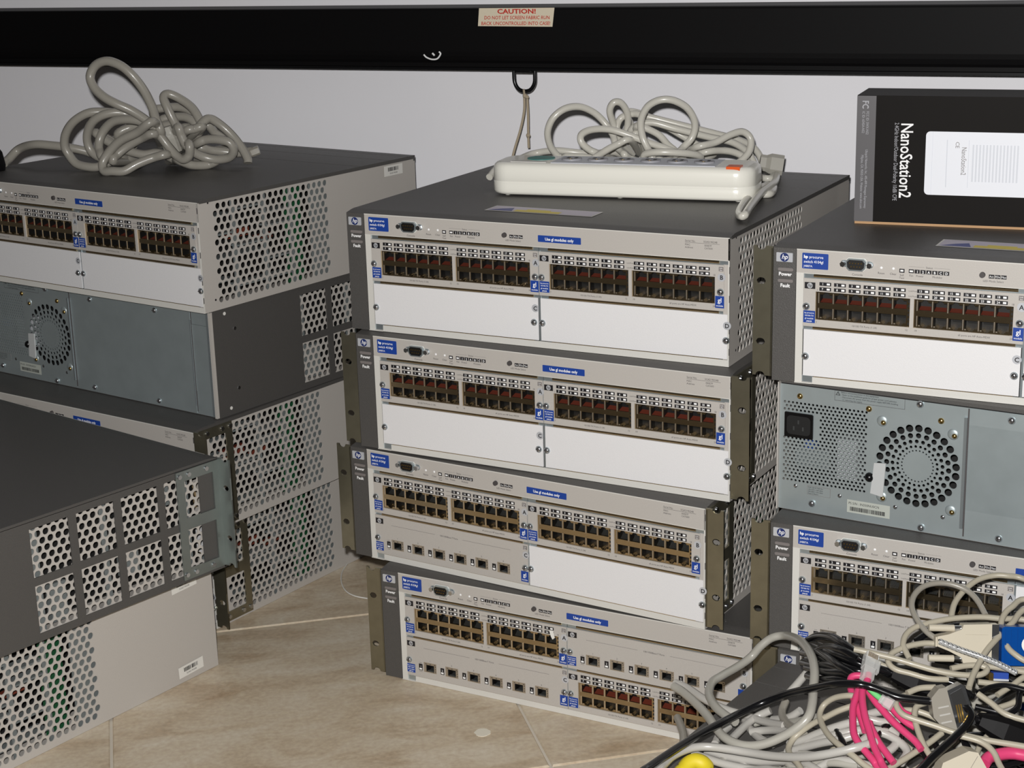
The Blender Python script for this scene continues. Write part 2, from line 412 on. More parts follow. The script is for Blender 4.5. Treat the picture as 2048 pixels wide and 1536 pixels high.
    for i, ch in enumerate(' 12ABCD'):
        x0 = .1289 + i * .00535; b.rect(x0, x0 + .0047, .1152, .1188, -.0002, 'black_print')
        if i == 0: b.rect(x0 + .0008, x0 + .0039, .1162, .1178, -.0004, 'white_print')
        else: b.text(ch, x0 + .00235, .1158, .0032, -.0004, 'white_print', 'C', 0, .02)
    b.text('Status', .1475, .1203, .0026, -.0002, 'grey_print', 'C'); b.rect(.1287, .1430, .12115, .12135, -.0002, 'soft_print'); b.rect(.1520, .1664, .12115, .12135, -.0002, 'soft_print')
    b.text('Fan', .1313, .1120, .0026, -.0002, 'grey_print', 'C'); b.text('Power', .1392, .1120, .0026, -.0002, 'grey_print', 'C'); b.text('Modules', .1550, .1120, .0026, -.0002, 'grey_print', 'C')
    for i, t in enumerate(('Act', 'FDx', 'Max')):
        x0 = .2010 + i * .0054; b.rect(x0, x0 + .0049, .1154, .1190, -.0002, 'black_print'); b.text(t, x0 + .00245, .1163, .0026, -.0004, 'white_print', 'C')
    b.text('LED Mode Select', .2052, .1120, .0026, -.0002, 'grey_print', 'C')
    b.text('Serial No.', .3975, .1247, .0028, -.0002, 'grey_print'); b.text('SG42190248', .4170, .1247, .0028, -.0002, 'grey_print'); b.rect(.3975, .4340, .1237, .12395, -.0002, 'grey_print')
    b.text('MAC', .3975, .1209, .0026, -.0002, 'grey_print'); b.text('Address', .3975, .1182, .0026, -.0002, 'grey_print'); b.text('000E7F', .4180, .1209, .0026, -.0002, 'grey_print'); b.text('CA7600', .4180, .1182, .0026, -.0002, 'grey_print')
    ME['strip_print'] = b.mesh('printed_text')
    b = MB(); cx, cz = .0805, .1201
    def dshape(hw, ht, hh): return [(cx - hw, cz + hh), (cx - ht, cz - hh), (cx + ht, cz - hh), (cx + hw, cz + hh)]
    def dshape2(hw, ht, hh):
        c_ = .0022; return [(cx - hw + c_, cz + hh), (cx - hw, cz + hh - c_), (cx - ht - .0002, cz - hh + c_), (cx - ht + c_, cz - hh), (cx + ht - c_, cz - hh), (cx + ht + .0002, cz - hh + c_), (cx + hw, cz + hh - c_), (cx + hw - c_, cz + hh)]
    b.rrect(cx - .0155, cx + .0155, cz - .0032, cz + .0032, .003, -.0008, 0, 'bright_zinc')
    b.prism(dshape2(.0100, .0090, .0062), -.0016, -.0008, 'frame_paint'); b.prism(dshape2(.0094, .0085, .0056), -.0050, -.0010, 'bright_zinc'); b.prism(dshape2(.0084, .0076, .0046), -.0051, -.0048, 'jack_black')
    for r_, k_ in ((.0016, 5), (-.0016, 4)):
        for i in range(k_): b.cyl((cx - (k_ - 1) * .00135 + i * .0027, -.0050, cz + r_), (cx - (k_ - 1) * .00135 + i * .0027, -.0058, cz + r_), .0006, .0005, 'gold', 6)
    for sx in (-1, 1): b.cyl((cx + sx * .0126, -.0008, cz), (cx + sx * .0126, -.0052, cz), .0026, .0026, 'chrome', 6, True, False)
    ME['console_port'] = b.mesh('console_port')
    b = MB(); b.dome(0, 0, .0013, 0, .0006, 'white_print', 8); ME['pin_button'] = b.mesh('pin_button')
    b = MB(); b.cyl((0, 0, 0), (0, -.0026, 0), .0027, .0025, 'grey_print', 12); ME['mode_button'] = b.mesh('mode_button')
    # captive screw
    b = MB(); b.cyl((0, 0, 0), (0, -.0012, 0), .0036, .0036, 'bright_zinc', 14); b.dome(0, 0, .0031, -.0012, .0019, 'chrome', 14)
    b.box(-.0022, .0022, -.0034, -.0030, -.0004, .0004, 'grey_print'); b.box(-.0004, .0004, -.0034, -.0030, -.0022, .0022, 'grey_print'); ME['screw'] = b.mesh('screw')
    b = MB(); b.dome(0, 0, .0028, 0, .0022, 'chrome', 12); ME['rivet'] = b.mesh('rivet')
    b = MB(); b.dome(0, 0, .0030, 0, .0022, 'brass', 12); ME['brass_screw'] = b.mesh('screw')
    for ch in 'ABCD':
        b = MB(); b.disc(0, 0, .0042, -.0003, 'silver', 18); b.text(ch, 0, -.0022, .0062, -.0006, 'black_print', 'C', 0, .02); ME['letter_' + ch] = b.mesh('slot_letter')
    b = MB(); b.rect(-.0024, .0024, -.0022, .0022, -.0003, 'soft_print'); b.text('Link', 0, .0003, .0019, -.0005, 'white_print', 'C'); b.text('Act', 0, -.0017, .0019, -.0005, 'white_print', 'C'); ME['link_mark'] = b.mesh('link_mark')
    b = MB(); b.rect(0, .0104, 0, .0062, -.0003, 'black_print'); b.disc(.0052, .0031, .0027, -.0005, 'silver', 16); b.text('hp', .0053, .0020, .0042, -.0007, 'black_print', 'C', .25, .01); ME['logo'] = b.mesh('logo_plate')
    def blue(lines, w_, h_, nm, sz):
        b = MB(); b.rect(0, w_, 0, h_, -.0003, 'blue_label')
        for i, (t, s_) in enumerate(lines): b.text(t, w_ / 2, h_ - (i + 1) * h_ / (len(lines) + .35), s_, -.0005, 'white_print', 'C', 0, .01)
        ME[nm] = b.mesh('blue_label')
    blue([('hp procurve', .0019), ('10/100-TX', .0020), ('gl module', .0021), ('J4862B', .0019)], .0114, .0118, 'mod24_label', 0)
    blue([('hp procurve', .0019), ('100/1000T', .0020), ('gl module', .0021), ('J4863A', .0019)], .0105, .0105, 'mod6_label', 0)
    b = MB(); b.rect(0, .0094, 0, .0122, -.0003, 'blue_label'); b.text('gl', .0047, .0058, .0066, -.0005, 'white_print', 'C', 0, .012); b.text('module', .0047, .0016, .0024, -.0005, 'white_print', 'C', 0, .01); ME['gl_label'] = b.mesh('blue_label')
    # RJ45 ports: shield face with a stepped opening, dark throat, contact tongue
    PP = 14.05 * mm
    for kind, tongue in (('red', 'jack_red'), ('tan', 'jack_grey')):
        for up in (1, -1):
            b = MB(); h = .0135; w2 = PP / 2
            def B(x0, x1, y0, y1, z0, z1, mn):
                if up > 0: b.box(x0, x1, y0, y1, z0, z1, mn)
                else: b.box(x0, x1, y0, y1, h - z1, h - z0, mn)
            # z=0 is the shared middle band, z=h the outer edge
            B(-w2, w2, .0010, .0105, 0, .0029, 'jack_shield')
            B(-w2, w2, .0010, .0105, .0128, h, 'jack_shield')
            B(-w2, -w2 + .0011, .0010, .0105, .0029, .0128, 'jack_shield'); B(w2 - .0011, w2, .0010, .0105, .0029, .0128, 'jack_shield')
            B(-w2 - .0004, -w2 + .0004, .0004, .0012, .0024, .0122, 'jack_metal')
            for sx in (-1, 1):
                a_, c_ = sorted((sx * (w2 - .0011), sx * .0030)); B(a_, c_, .0010, .0105, .0107, .0128, 'jack_shield')
                a_, c_ = sorted((sx * .0030, sx * .0019)); B(a_, c_, .0010, .0105, .0119, .0128, 'jack_shield')
            B(-w2, w2, .0105, .0112, 0, h, 'jack_black')
            zz = (lambda z: z) if up > 0 else (lambda z: h - z)
            i_ = w2 - .0012
            if kind == 'red' and up > 0:
                b.add([(-i_, .0024, zz(.0030)), (i_, .0024, zz(.0030)), (i_, .0104, zz(.0050)), (-i_, .0104, zz(.0050))], [(0, 1, 2, 3)], tongue)
            else:
                for k in range(8):
                    x_ = -.0036 + k * .00103; b.add([(x_, .003, zz(.0033)), (x_ + .0005, .003, zz(.0033)), (x_ + .0005, .010, zz(.0075)), (x_, .010, zz(.0075))], [(0, 1, 2, 3)], 'jack_grey')
            B(-w2 + .0011, -w2 + .0012, .0012, .0104, .0029, .0128, 'jack_black'); B(w2 - .0012, w2 - .0011, .0012, .0104, .0029, .0128, 'jack_black')
            if kind == 'red' and up < 0:
                B(-w2 + .0014, -w2 + .0030, .0006, .0012, .0112, .0120, 'jack_metal')
            ME['port_%s_%d' % (kind, up)] = b.mesh('port')
    # gigabit port (six per module)
    b = MB(); Z = 'jack_metal'
    b.box(0, .0164, -.0006, .004, .0092, .0119, Z); b.box(0, .0029, -.0006, .004, 0, .0092, Z); b.box(.0134, .0164, -.0006, .004, 0, .0092, Z); b.box(.0029, .0134, -.0006, .004, 0, .0009, Z)
    for x_ in (.002, .0075, .0135): b.box(x_, x_ + .0018, -.0009, -.0006, .0100, .0106, 'grey_print')
    for z_ in (.0016, .0046, .0076): b.box(.0148, .0154, -.0009, -.0006, z_, z_ + .0016, 'grey_print')
    b.box(.0029, .0134, .0095, .010, 0, .0092, 'jack_black'); b.box(.0029, .0031, .0005, .0098, .0009, .0092, 'jack_black'); b.box(.0132, .0134, .0005, .0098, .0009, .0092, 'jack_black'); b.box(.003, .0133, .0005, .0098, .0091, .0093, 'jack_black')
    b.box(.0055, .0108, .0010, .009, .0009, .0022, 'jack_grey')
    for k in range(6): b.box(.0052 + k * .0011, .0056 + k * .0011, .004, .009, .0068, .0072, 'gold')
    ME['giga_port'] = b.mesh('port')
    # 24 port faceplate; module origin = lower left corner, 204 x 46.5 mm
    b = MB(); G = 'grey_paint'; y0, y1 = -.0004, .0012
    o1, o2, o3, o4 = .0117, .1012, .1048, .1943
    za, zb = .0070, .0342
    b.box(0, .204, y0, y1, zb, .0465, G); b.box(0, .204, y0, y1, 0, za, G)
    b.box(0, o1, y0, y1, za, zb, G); b.box(o2, o3, y0, y1, za, zb, G); b.box(o4, .204, y0, y1, za, zb, G)
    for x0, x1 in ((o1, o1 + .0029), (o2 - .0024, o2), (o3, o3 + .0029), (o4 - .0024, o4)): b.box(x0, x1, .0012, .006, za, zb, 'jack_shield')
    for x0 in (o2 - .0021, o4 - .0021):
        for k in range(6): b.box(x0, x0 + .0013, .0009, .0012, za + .002 + k * .0042, za + .0042 + k * .0042, 'jack_black')
    ME['plate24'] = b.mesh('port_module')
    b = MB()
    for blk, xx in ((0, .0153), (1, .1074)):
        for i in range(6):
            for r_, zz in ((0, .0402), (1, .0353)):
                x0 = xx + i * .01405; b.rect(x0, x0 + .0113, zz, zz + .0034, y0 - .0002, 'black_print'); b.rect(x0 + .0071, x0 + .0101, zz + .0008, zz + .0026, y0 - .0004, 'white_print')
                b.text(str(blk * 12 + r_ * 6 + i + 1), x0 + .0030, zz + .0007, .0030, y0 - .0004, 'white_print', 'C', 0, .01)
    for z_ in (.0409, .0360): b.text('Link/Mode', .1034, z_, .0018, y0 - .0002, 'grey_print', 'C')
    b.text('10/100-TX Ports (1-24)', .0590, .0030, .0025, y0 - .0002, 'grey_print', 'C'); b.text('all ports are HP Auto-MDIX', .1605, .0030, .0025, y0 - .0002, 'grey_print', 'C')
    for t, x_, z_ in (('1', .0130, .0352), ('7', .0130, .0035), ('12', .0985, .0035), ('19', .1070, .0035), ('18', .1935, .0352), ('24', .1935, .0035)): b.text(t, x_, z_, .0026, y0 - .0002, 'grey_print', 'C')
    ME['print24'] = b.mesh('port_markings')
    # 6 port faceplate
    b = MB(); px = [.0220 + i * .02846 for i in range(6)]; pz = .0077
    zt = pz + .0119
    b.box(0, .204, y0, y1, zt, .0465, G); b.box(0, .204, y0, y1, 0, pz, G)
    xs = [0] + [q_ for p_ in px for q_ in (p_, p_ + .0164)] + [.204]
    for i in range(0, len(xs), 2): b.box(xs[i], xs[i + 1], y0, y1, pz, zt, G)
    ME['plate6'] = b.mesh('gigabit_module')
    b = MB()
    b.rect(.0225, .0825, .0364, .0367, y0 - .0002, 'soft_print'); b.rect(.1193, .1818, .0364, .0367, y0 - .0002, 'soft_print'); b.text('100/1000Base-T Ports', .1010, .0356, .0027, y0 - .0002, 'grey_print', 'C')
    for i, p_ in enumerate(px):
        b.rect(p_ - .0066, p_ - .0018, .0087, .0166, y0 - .0002, 'black_print'); b.rect(p_ - .0058, p_ - .0026, .0096, .0116, y0 - .0004, 'white_print'); b.text(str(i + 1), p_ - .0042, .0125, .0034, y0 - .0004, 'white_print', 'C')
        b.text(str(i + 1), p_ + .008, .0210, .0026, y0 - .0002, 'grey_print', 'C')
    b.text('Link', .0178, .0175, .0017, y0 - .0002, 'grey_print', 'C'); b.text('Mode', .0178, .0068, .0017, y0 - .0002, 'grey_print', 'C')
    ME['print6'] = b.mesh('port_markings')
    # blank cover plate
    b = MB(); P_ = 'white_paint'
    b.box(.0008, .2028, -.0003, .0012, .0004, .0460, P_); ME['blank'] = b.mesh('blank_plate')
    # rack ears (right hand; left mirrored)
    for sg, Zc, key in ((1, 'yellow_zinc', ''), (-1, 'yellow_zinc', ''), (-1, 'blue_zinc', 'b')):
        b = MB()
        X = (lambda x: W + x) if sg > 0 else (lambda x: -x)
        def quadbox(x0, x1, y0_, y1_, z0, z1):
            a_, c_ = sorted((X(x0), X(x1))); b.box(a_, c_, y0_, y1_, z0, z1, Zc)
        e0, e1 = .0006, .0200
        def hole(z0, z1, cz):
            a_, c_ = sorted((X(e0), X(e1)))
            b.ring_cell(a_, c_, z0, z1, (X(.0122)), cz, .0046, .0034, 0, .0018, Zc, 4); b.ring_cell(a_, c_, z0, z1, (X(.0122)), cz, .0046, .0034, .0018, .0, Zc, 4)
        hole(.0250, .0510, .0378); hole(.0850, .1110, .0976)
        quadbox(e0, e1, 0, .0018, .0510, .0850)
        def notch(zedge, zin, d):
            pts = [(X(e0), zin), (X(e1), zin), (X(e1), zedge)]
            for i in range(7):
                a_ = math.pi * i / 6; pts.append((X(.0122 + .0046 * math.cos(a_)), zedge - d * .0040 * math.sin(a_)))
            pts.append((X(e0), zedge)); b.prism(pts, 0, .0018, Zc)
        notch(.0040, .0250, -1); notch(.1318, .1110, 1)
        b.add([(X(e1), -.00005, .004), (X(e1), .00185, .004), (X(e1), .00185, .1318), (X(e1), -.00005, .1318)], [(0, 1, 2, 3)], Zc)
        # side plate with two windows
        s0, s1 = .0006, .0024
        ys = (.0, .0106, .0515, .0620); zs = (.0040, .0160, .0615, .0745, .1180, .1300)
        quadbox(s0, s1, ys[0], ys[1], zs[0], zs[5]); quadbox(s0, s1, ys[2], ys[3], zs[0], zs[5])
        for k in (0, 2, 4): quadbox(s0, s1, ys[1], ys[2], zs[k], zs[k + 1])
        ME['ear_%d%s' % (sg, key)] = b.mesh('rack_ear')
    b = MB(); b.v = []; b.cyl((0, 0, 0), (.0020, 0, 0), .0032, .0026, 'chrome', 12); ME['ear_screw'] = b.mesh('screw')
    # rear panel, seen from behind (x runs left to right as seen)
    b = MB(); Zp = 'zinc'
    frame0, frame1 = .0012, .1860
    # grid of round holes around the power inlet
    gx0, gx1, gz0, gz1 = .0040, .0925, .0300, .1130
    P_g = 4.15 * mm; Rg = 3.6 * mm
    b.rect(frame0, .4430, gz1, .1290, 0, Zp); b.rect(frame0, gx1 + .004, .001, gz0, 0, Zp); b.rect(gx1 + .004, frame1, .001, .020, 0, Zp); b.rect(frame1, .4430, .001, gz0, 0, Zp); b.rect(frame0, gx0, gz0, gz1, 0, Zp)
    nrow = int((gz1 - gz0) / Rg); zz = gz1; rows_ = []
    for r_ in range(nrow):
        z1_ = gz1 - r_ * Rg; z0_ = z1_ - Rg; st = gx0 + (P_g / 2 if r_ % 2 else 0)
        if r_ % 2: b.rect(gx0, st, z0_, z1_, 0, Zp)
        c = 0; x_ = st
        while x_ + P_g <= gx1 + 1e-6:
            cxx, czz = x_ + P_g / 2, (z0_ + z1_) / 2
            inlet = .0055 < cxx < .0425 and .0755 < czz < .1035
            if inlet: b.rect(x_, x_ + P_g, z0_, z1_, 0, Zp)
            else: b.ring_cell(x_, x_ + P_g, z0_, z1_, cxx, czz, .00128, .00128, 0, .0012, Zp, 2)
            x_ += P_g
        b.rect(x_, gx1 + .004, z0_, z1_, 0, Zp)
    b.rect(gx0, gx1 + .004, gz0, gz1 - nrow * Rg, 0, Zp)
    # fan grille: concentric rings of holes, drawn as annular sectors with holes
    fx, fz = .1405, .0655
    rings = [(.0135, .0170, 28, .0008), (.0170, .0215, 26, .00135), (.0215, .0270, 25, .0019), (.0270, .0330, 24, .0026), (.0330, .0412, 26, .0037)]
    nseg = 78
    def P2(r_, a_): return (fx + r_ * math.cos(a_), 0, fz + r_ * math.sin(a_))
    b.add([P2(.0135, 2 * math.pi * i / 56) for i in range(56)], [tuple(range(56))], Zp)
    for ri, (ra, rb, nn, hr) in enumerate(rings):
        for i in range(nn):
            a0, a1 = 2 * math.pi * (i + .5 * (ri % 2)) / nn, 2 * math.pi * (i + 1 + .5 * (ri % 2)) / nn; am = (a0 + a1) / 2; rm = (ra + rb) / 2
            outer = [P2(ra, a0), P2(ra, am), P2(ra, a1), P2(rm, a1), P2(rb, a1), P2(rb, am), P2(rb, a0), P2(rm, a0)]
            outer = [q_ for k in range(8) for q_ in (outer[k], tuple((outer[k][c_] + outer[(k + 1) % 8][c_]) / 2 for c_ in range(3)))]
            cxx, _, czz = P2(rm, am); hp = []
            for p_ in outer:
                t_ = math.atan2(p_[2] - czz, p_[0] - cxx); hp.append((cxx + hr * math.cos(t_), 0, czz + hr * math.sin(t_)))
            n8 = 16; b.add(outer + hp + [(p_[0], .0012, p_[2]) for p_ in hp], [(k, (k + 1) % n8, n8 + (k + 1) % n8, n8 + k) for k in range(n8)] + [(n8 + k, n8 + (k + 1) % n8, 2 * n8 + (k + 1) % n8, 2 * n8 + k) for k in range(n8)], Zp)
    # plate between grille circle and the surrounding rectangle
    sx0, sx1 = gx1 + .004, frame1; nn = 52
    def rect_at(a_):
        dx, dz = math.cos(a_), math.sin(a_); ts = []
        if dx > 1e-9: ts.append((sx1 - fx) / dx)
        if dx < -1e-9: ts.append((sx0 - fx) / dx)
        if dz > 1e-9: ts.append((gz1 - fz) / dz)
        if dz < -1e-9: ts.append((.020 - fz) / dz)
        t_ = min(ts); return (fx + dx * t_, 0, fz + dz * t_)
    angs = sorted([2 * math.pi * i / nn for i in range(nn)] + [math.atan2(z_ - fz, x_ - fx) % (2 * math.pi) for x_ in (sx0, sx1) for z_ in (.020, gz1)])
    for i in range(len(angs)):
        a0, a1 = angs[i], angs[(i + 1) % len(angs)]; b.add([P2(.0411, a0), P2(.0411, a1), rect_at(a1), rect_at(a0)], [(0, 1, 2, 3)], Zp)
    b.rect(frame1, .4430, gz0, gz1, -.0006, Zp); b.box(frame1, .406, -.0006, 0, .002, .1285, Zp)
    b.rect(.3, .3001, gz0, gz1, 0, Zp)
    b.box(.1838, .1866, -.0030, 0, .012, .120, 'bright_zinc'); b.box(.1866, .1878, -.0012, -.0004, .004, .1285, 'grey_print')
    b.box(.4060, .4072, -.0020, 0, .012, .118, 'bright_zinc'); b.box(.4072, .4082, -.0008, -.0004, .004, .128, 'grey_print')
    b.box(.4365, .4385, -.0035, 0, .002, .130, 'bright_zinc'); b.box(.4405, .4440, -.004, 0, .001, .1312, 'grey_paint'); b.box(.0000, .0012, -.004, .002, .001, .1312, 'grey_paint')
    b.box(.001, .4435, .045, .046, .002, .128, 'inside_black')
    b.box(.010, .045, .02, .03, .04, .06, 'zinc'); b.box(.055, .075, .015, .04, .035, .075, 'silver'); b.box(.02, .03, .018, .03, .06, .07, 'blue_label')
    ME['rear_panel'] = b.mesh('rear_panel')
    b = MB(); b.rrect(.0065, .0360, .0765, .1015, .001, -.0016, 0, 'black_gloss'); b.rrect(.0090, .0335, .0795, .0985, .004, -.0018, -.0016, 'inside_black')
    for x_, z_ in ((.0165, .086), (.0260, .086), (.0212, .0925)): b.box(x_ - .0008, x_ + .0008, -.0021, -.0018, z_ - .002, z_ + .002, 'jack_grey')
    ME['power_inlet'] = b.mesh('power_inlet')
    b = MB()
    ln = ['Before connecting power to this equipment', '- Refer to the installation guide for proper power cord selection', '- Disconnect AC power from the power supply BEFORE installing', '  or removing the supply.']
    for q_ in ((.057, .1265, .1192, .1195), (.057, .1265, .1290, .1293)): b.rect(q_[0], q_[1], q_[2], q_[3], -.0003, 'grey_print')
    for x_ in (.057, .1262): b.rect(x_, x_ + .0003, .1192, .1293, -.0003, 'grey_print')
    for i, t in enumerate(ln): b.text(t, .0635, .1272 - i * .0024, .0021, -.0003, 'black_print')
    b.add([(.0580, -.0003, .1246), (.0626, -.0003, .1246), (.0603, -.0003, .1286)], [(0, 1, 2)], 'black_print'); b.add([(.0589, -.0004, .12505), (.0617, -.0004, .12505), (.0603, -.0004, .1276)], [(0, 1, 2)], 'zinc'); b.text('!', .0603, .1252, .0026, -.0005, 'black_print', 'C')
    ME['warning_print'] = b.mesh('warning_print')
    b = MB(); b.rrect(.0310, .0550, .0195, .0290, .0005, -.0002, 0, 'soft_print'); b.rrect(.0313, .0547, .0198, .0287, .0005, -.0003, 0, 'zinc')
    for i, t in enumerate(('FOR USE IN THE PSU', '100-127V~ 6.0A 60Hz', '200-240V~ 3.0A 50Hz', 'Made in Mexico')): b.text(t, .0320, .0268 - i * .0021, .0017, -.0005, 'black_print')
    ME['rating_label'] = b.mesh('rating_label')
    b = MB(); b.rect(.0725, .1155, .0085, .0215, -.0003, 'serial_paper'); b.text('PS S/N : IN330NU0CN', .0740, .0170, .0034, -.0005, 'black_print', 'L', 0, 0, .95)
    rnd = random.Random(3); x_ = .0755
    while x_ < .1105:
        wd = rnd.choice((.0003, .0005, .0008)); b.rect(x_, x_ + wd, .0104, .0146, -.0005, 'black_print'); x_ += wd + rnd.choice((.0003, .0005))
    ME['serial_label'] = b.mesh('serial_label')
    b = MB(); b.prism([(0, .033), (.0115, .034), (.0095, .0), (-.003, .002)], -.0012, .0008, 'clip_plastic'); ME['cable_clip'] = b.mesh('cable_clip')
    b = MB(); b.dome(0, 0, .0048, 0, .005, 'black_gloss', 14); ME['black_knob'] = b.mesh('release_knob')
    b = MB(); b.dome(0, 0, .0055, 0, .0016, 'zinc', 16); b.dome(.0015, -.0012, .0026, -.0008, .0022, 'brass', 12); ME['embossed_screw'] = b.mesh('embossed_screw')
    b = MB(); b.rect(0, .038, 0, .0135, -.0003, 'label_paper'); rnd = random.Random(5); x_ = .008
    while x_ < .029:
        wd = rnd.choice((.0004, .0008, .0012)); b.rect(x_, x_ + wd, .006, .011, -.0005, 'black_print'); x_ += wd + rnd.choice((.0004, .0008))
    b.text('SG42190248', .019, .0022, .0030, -.0005, 'grey_print', 'C'); ME['barcode'] = b.mesh('barcode_label')
build_meshes()

MODW = (.0300, .2350)           # x of the left and right module columns
MODZ = (.0570, .0078)           # z of the upper and lower rows
def module(root, kind, slot, off):
    x0, z0 = MODW['BD'.count(slot)], MODZ['CD'.count(slot)]
    L = (off[0] + x0, off[1], off[2] + z0)
    if kind == 'blank':
        p = link(ME['blank'], 'blank_plate', root, L)
        if x0 > .1: p.scale = (1.024, 1, 1)
        sc = [(.0026 if x0 > .1 else .0030, .0196), (.1980 if x0 < .1 else .2018, .0196)]
        for x, z in sc: link(ME['screw'], 'screw', p, (x, -.0004, z))
        link(ME['letter_' + slot], 'slot_letter', p, (.1996 if x0 < .1 else .2026, -.0004, .0348))
        return p
    big = kind != 'giga'
    p = link(ME['plate24' if big else 'plate6'], 'port_module' if big else 'gigabit_module', root, L)
    link(ME['print24' if big else 'print6'], 'port_markings', p)
    if big:
        for blk, xx in ((0, .0117 + .0029 + .007), (1, .1048 + .0029 + .007)):
            for i in range(6):
                link(ME['port_%s_1' % kind], 'port', p, (xx + i * .01405, 0, .0207)); link(ME['port_%s_-1' % kind], 'port', p, (xx + i * .01405, 0, .0072))
        link(ME['mod24_label'], 'blue_label', p, (.0003, -.0004, .0035))
    else:
        for i in range(6): link(ME['giga_port'], 'port', p, (.0220 + i * .02846, 0, .0077))
        link(ME['mod6_label'], 'blue_label', p, (-.0002, -.0004, .0038))
    link(ME['logo'], 'logo_plate', p, (.0010, -.0004, .0366))
    link(ME['screw'], 'screw', p, (.0030, -.0004, .0193)); link(ME['screw'], 'screw', p, (.2004, -.0004, .0193))
    link(ME['gl_label'], 'gl_label', p, (.1948, -.0004, .0030))
    link(ME['link_mark'], 'link_mark', p, (.2008, -.0004, .0425))
    link(ME['letter_' + slot], 'slot_letter', p, (.2014, -.0004, .0342))
    return p

def switch(name, label, corner, yaw, level, slots=None, ears=(), rear=False, anchor='L', extra=None, group='rack network switches in the stacks'):
    a = R(yaw); ex = Vector((math.cos(a), math.sin(a), 0)); ey = Vector((-math.sin(a), math.cos(a), 0))
    c = Vector((corner[0], corner[1], 0)) - (ex * W if anchor == 'R' else Vector())
    base = c + ex * W / 2 + ey * D / 2; base.z = level * H
    root = empty(name, base, a); tag(root, label, 'network switch', group)
    off = (-W / 2, -D / 2, 0)
    link(ME['chassis_open' if rear else 'chassis'], 'chassis', root, off); link(ME['interior'], 'interior', root, off)
    link(ME['right_side'], 'perforated_side', root, off); link(ME['left_side'], 'perforated_panel', root, off)
    link(ME['cover'], 'top_cover', root, off)
    bz = link(ME['bezel'], 'bezel', root, off)
    link(ME['badge'], 'badge', bz); link(ME['bezel_text'], 'printed_text', bz)
    link(ME['indicator'], 'indicator_bar', bz, (.0048, 0, .1090)); link(ME['indicator'], 'indicator_bar', bz, (.0048, 0, .0980))
    link(ME['product_label'], 'product_label', root, off); link(ME['notice_label'], 'notice_label', root, off); link(ME['strip_print'], 'printed_text', root, off)
    link(ME['console_port'], 'console_port', root, off)
    for x in (.1034, .1146): link(ME['pin_button'], 'pin_button', root, (off[0] + x, off[1], .1182))
    link(ME['mode_button'], 'mode_button', root, (off[0] + .1954, off[1], .1183))
    for k, s_ in zip('ABCD', slots or ('red', 'red', 'blank', 'blank')): module(root, s_, k, off)
    for sg in ears:
        e = link(ME['ear_%d%s' % (sg, 'b' if ears == (-1,) else '')], 'rack_ear', root, off)
        for y, z in ((.045, .1245), (.058, .1245), (.045, .010), (.058, .010), (.020, .1245), (.020, .010)):
            s_ = link(ME['ear_screw'], 'screw', e, ((W + .0022) if sg > 0 else -.0022, y, z))
            if sg < 0: s_.rotation_euler = (0, 0, math.pi)
    if rear:
        # rear frame of reference: x runs from the left as seen from behind
        p = link(ME['rear_panel'], 'rear_panel', root, (W / 2, D / 2 + .0004, 0)); p.rotation_euler = (0, 0, math.pi)
        for nm, pn in (('power_inlet', 'power_inlet'), ('warning_print', 'warning_print'), ('rating_label', 'rating_label'), ('serial_label', 'serial_label')): link(ME[nm], pn, p)
        for x, z in ((.0215, .1184), (.0914, .115), (.1614, .1129)): link(ME['brass_screw'], 'screw', p, (x, 0, z))
        for x, z in ((.0364, .011), (.1466, .0054), (.1411, .1265), (.2265, .1225), (.2205, .0075), (.345, .1225), (.340, .0075)): link(ME['screw'], 'screw', p, (x, 0, z))
        for x, z in ((.1049, .105), (.1733, .1016), (.1068, .0297), (.1741, .027)): link(ME['embossed_screw'], 'embossed_screw', p, (x, 0, z))
        for x, z in ((.0185, .0262), (.0644, .0233), (.1204, .0212), (.1667, .019)): link(ME['rivet'], 'rivet', p, (x, .0014, z))
        link(ME['cable_clip'], 'cable_clip', p, (.0990, -.001, .0300)); link(ME['black_knob'], 'release_knob', p, (.0942, 0, .0473))
    return root

RED, TAN, GIG, BL = 'red', 'tan', 'giga', 'blank'
def rear_corner(c, yaw, anchor):
    """unit seen from behind: corner of the visible face -> front-left corner and yaw of the unit turned round"""
    a = R(yaw); ex = Vector((math.cos(a), math.sin(a), 0)); ey = Vector((-math.sin(a), math.cos(a), 0))
    c = Vector((c[0], c[1], 0)) - (ex * W if anchor == 'R' else Vector())
    p = c + ex * W + ey * D
    return (p.x, p.y), yaw + 180
# middle stack
C1 = switch('network_switch', 'dark-topped switch under the white power strip, without rack ears, lower slots blank white', (-.1760, 1.8347), -27.92, 3, (RED, RED, BL, BL))
C2 = switch('network_switch', 'rack-eared switch directly below the one carrying the white power strip, two blank white plates', (-.1715, 1.8197), -29.52, 2, (RED, RED, BL, BL), (-1, 1))
C3 = switch('network_switch', 'rack-eared switch with a gigabit module at lower left and one blank white plate', (-.1851, 1.8294), -32.53, 1, (TAN, TAN, GIG, BL), (-1, 1))
C4 = switch('network_switch', 'rack-eared switch on the floor filled with four port modules, under the middle stack', (-.1542, 1.7858), -28.69, 0, (TAN, GIG, GIG, RED), (-1, 1))
# right stack
R1 = switch('network_switch', 'rack-eared switch under the black printed box', (.2518, 1.5758), -27.12, 3, (RED, RED, BL, BL), (-1, 1))
c, y = rear_corner((.2603, 1.5811), -32.55, 'L')
R2 = switch('network_switch', 'switch turned back to front showing its power inlet and fan grille', c, y, 2, rear=True)
R3 = switch('network_switch', 'rack-eared switch behind the blue adapter and the cable heap', (.2487, 1.5488), -27.82, 1, (TAN, BL, GIG, BL), (-1, 1))
R4 = switch('network_switch', 'lowest switch behind the cable heap, only its badge corner showing', (.2573, 1.5458), -28.0, 0, (TAN, BL, GIG, BL), (-1, 1))
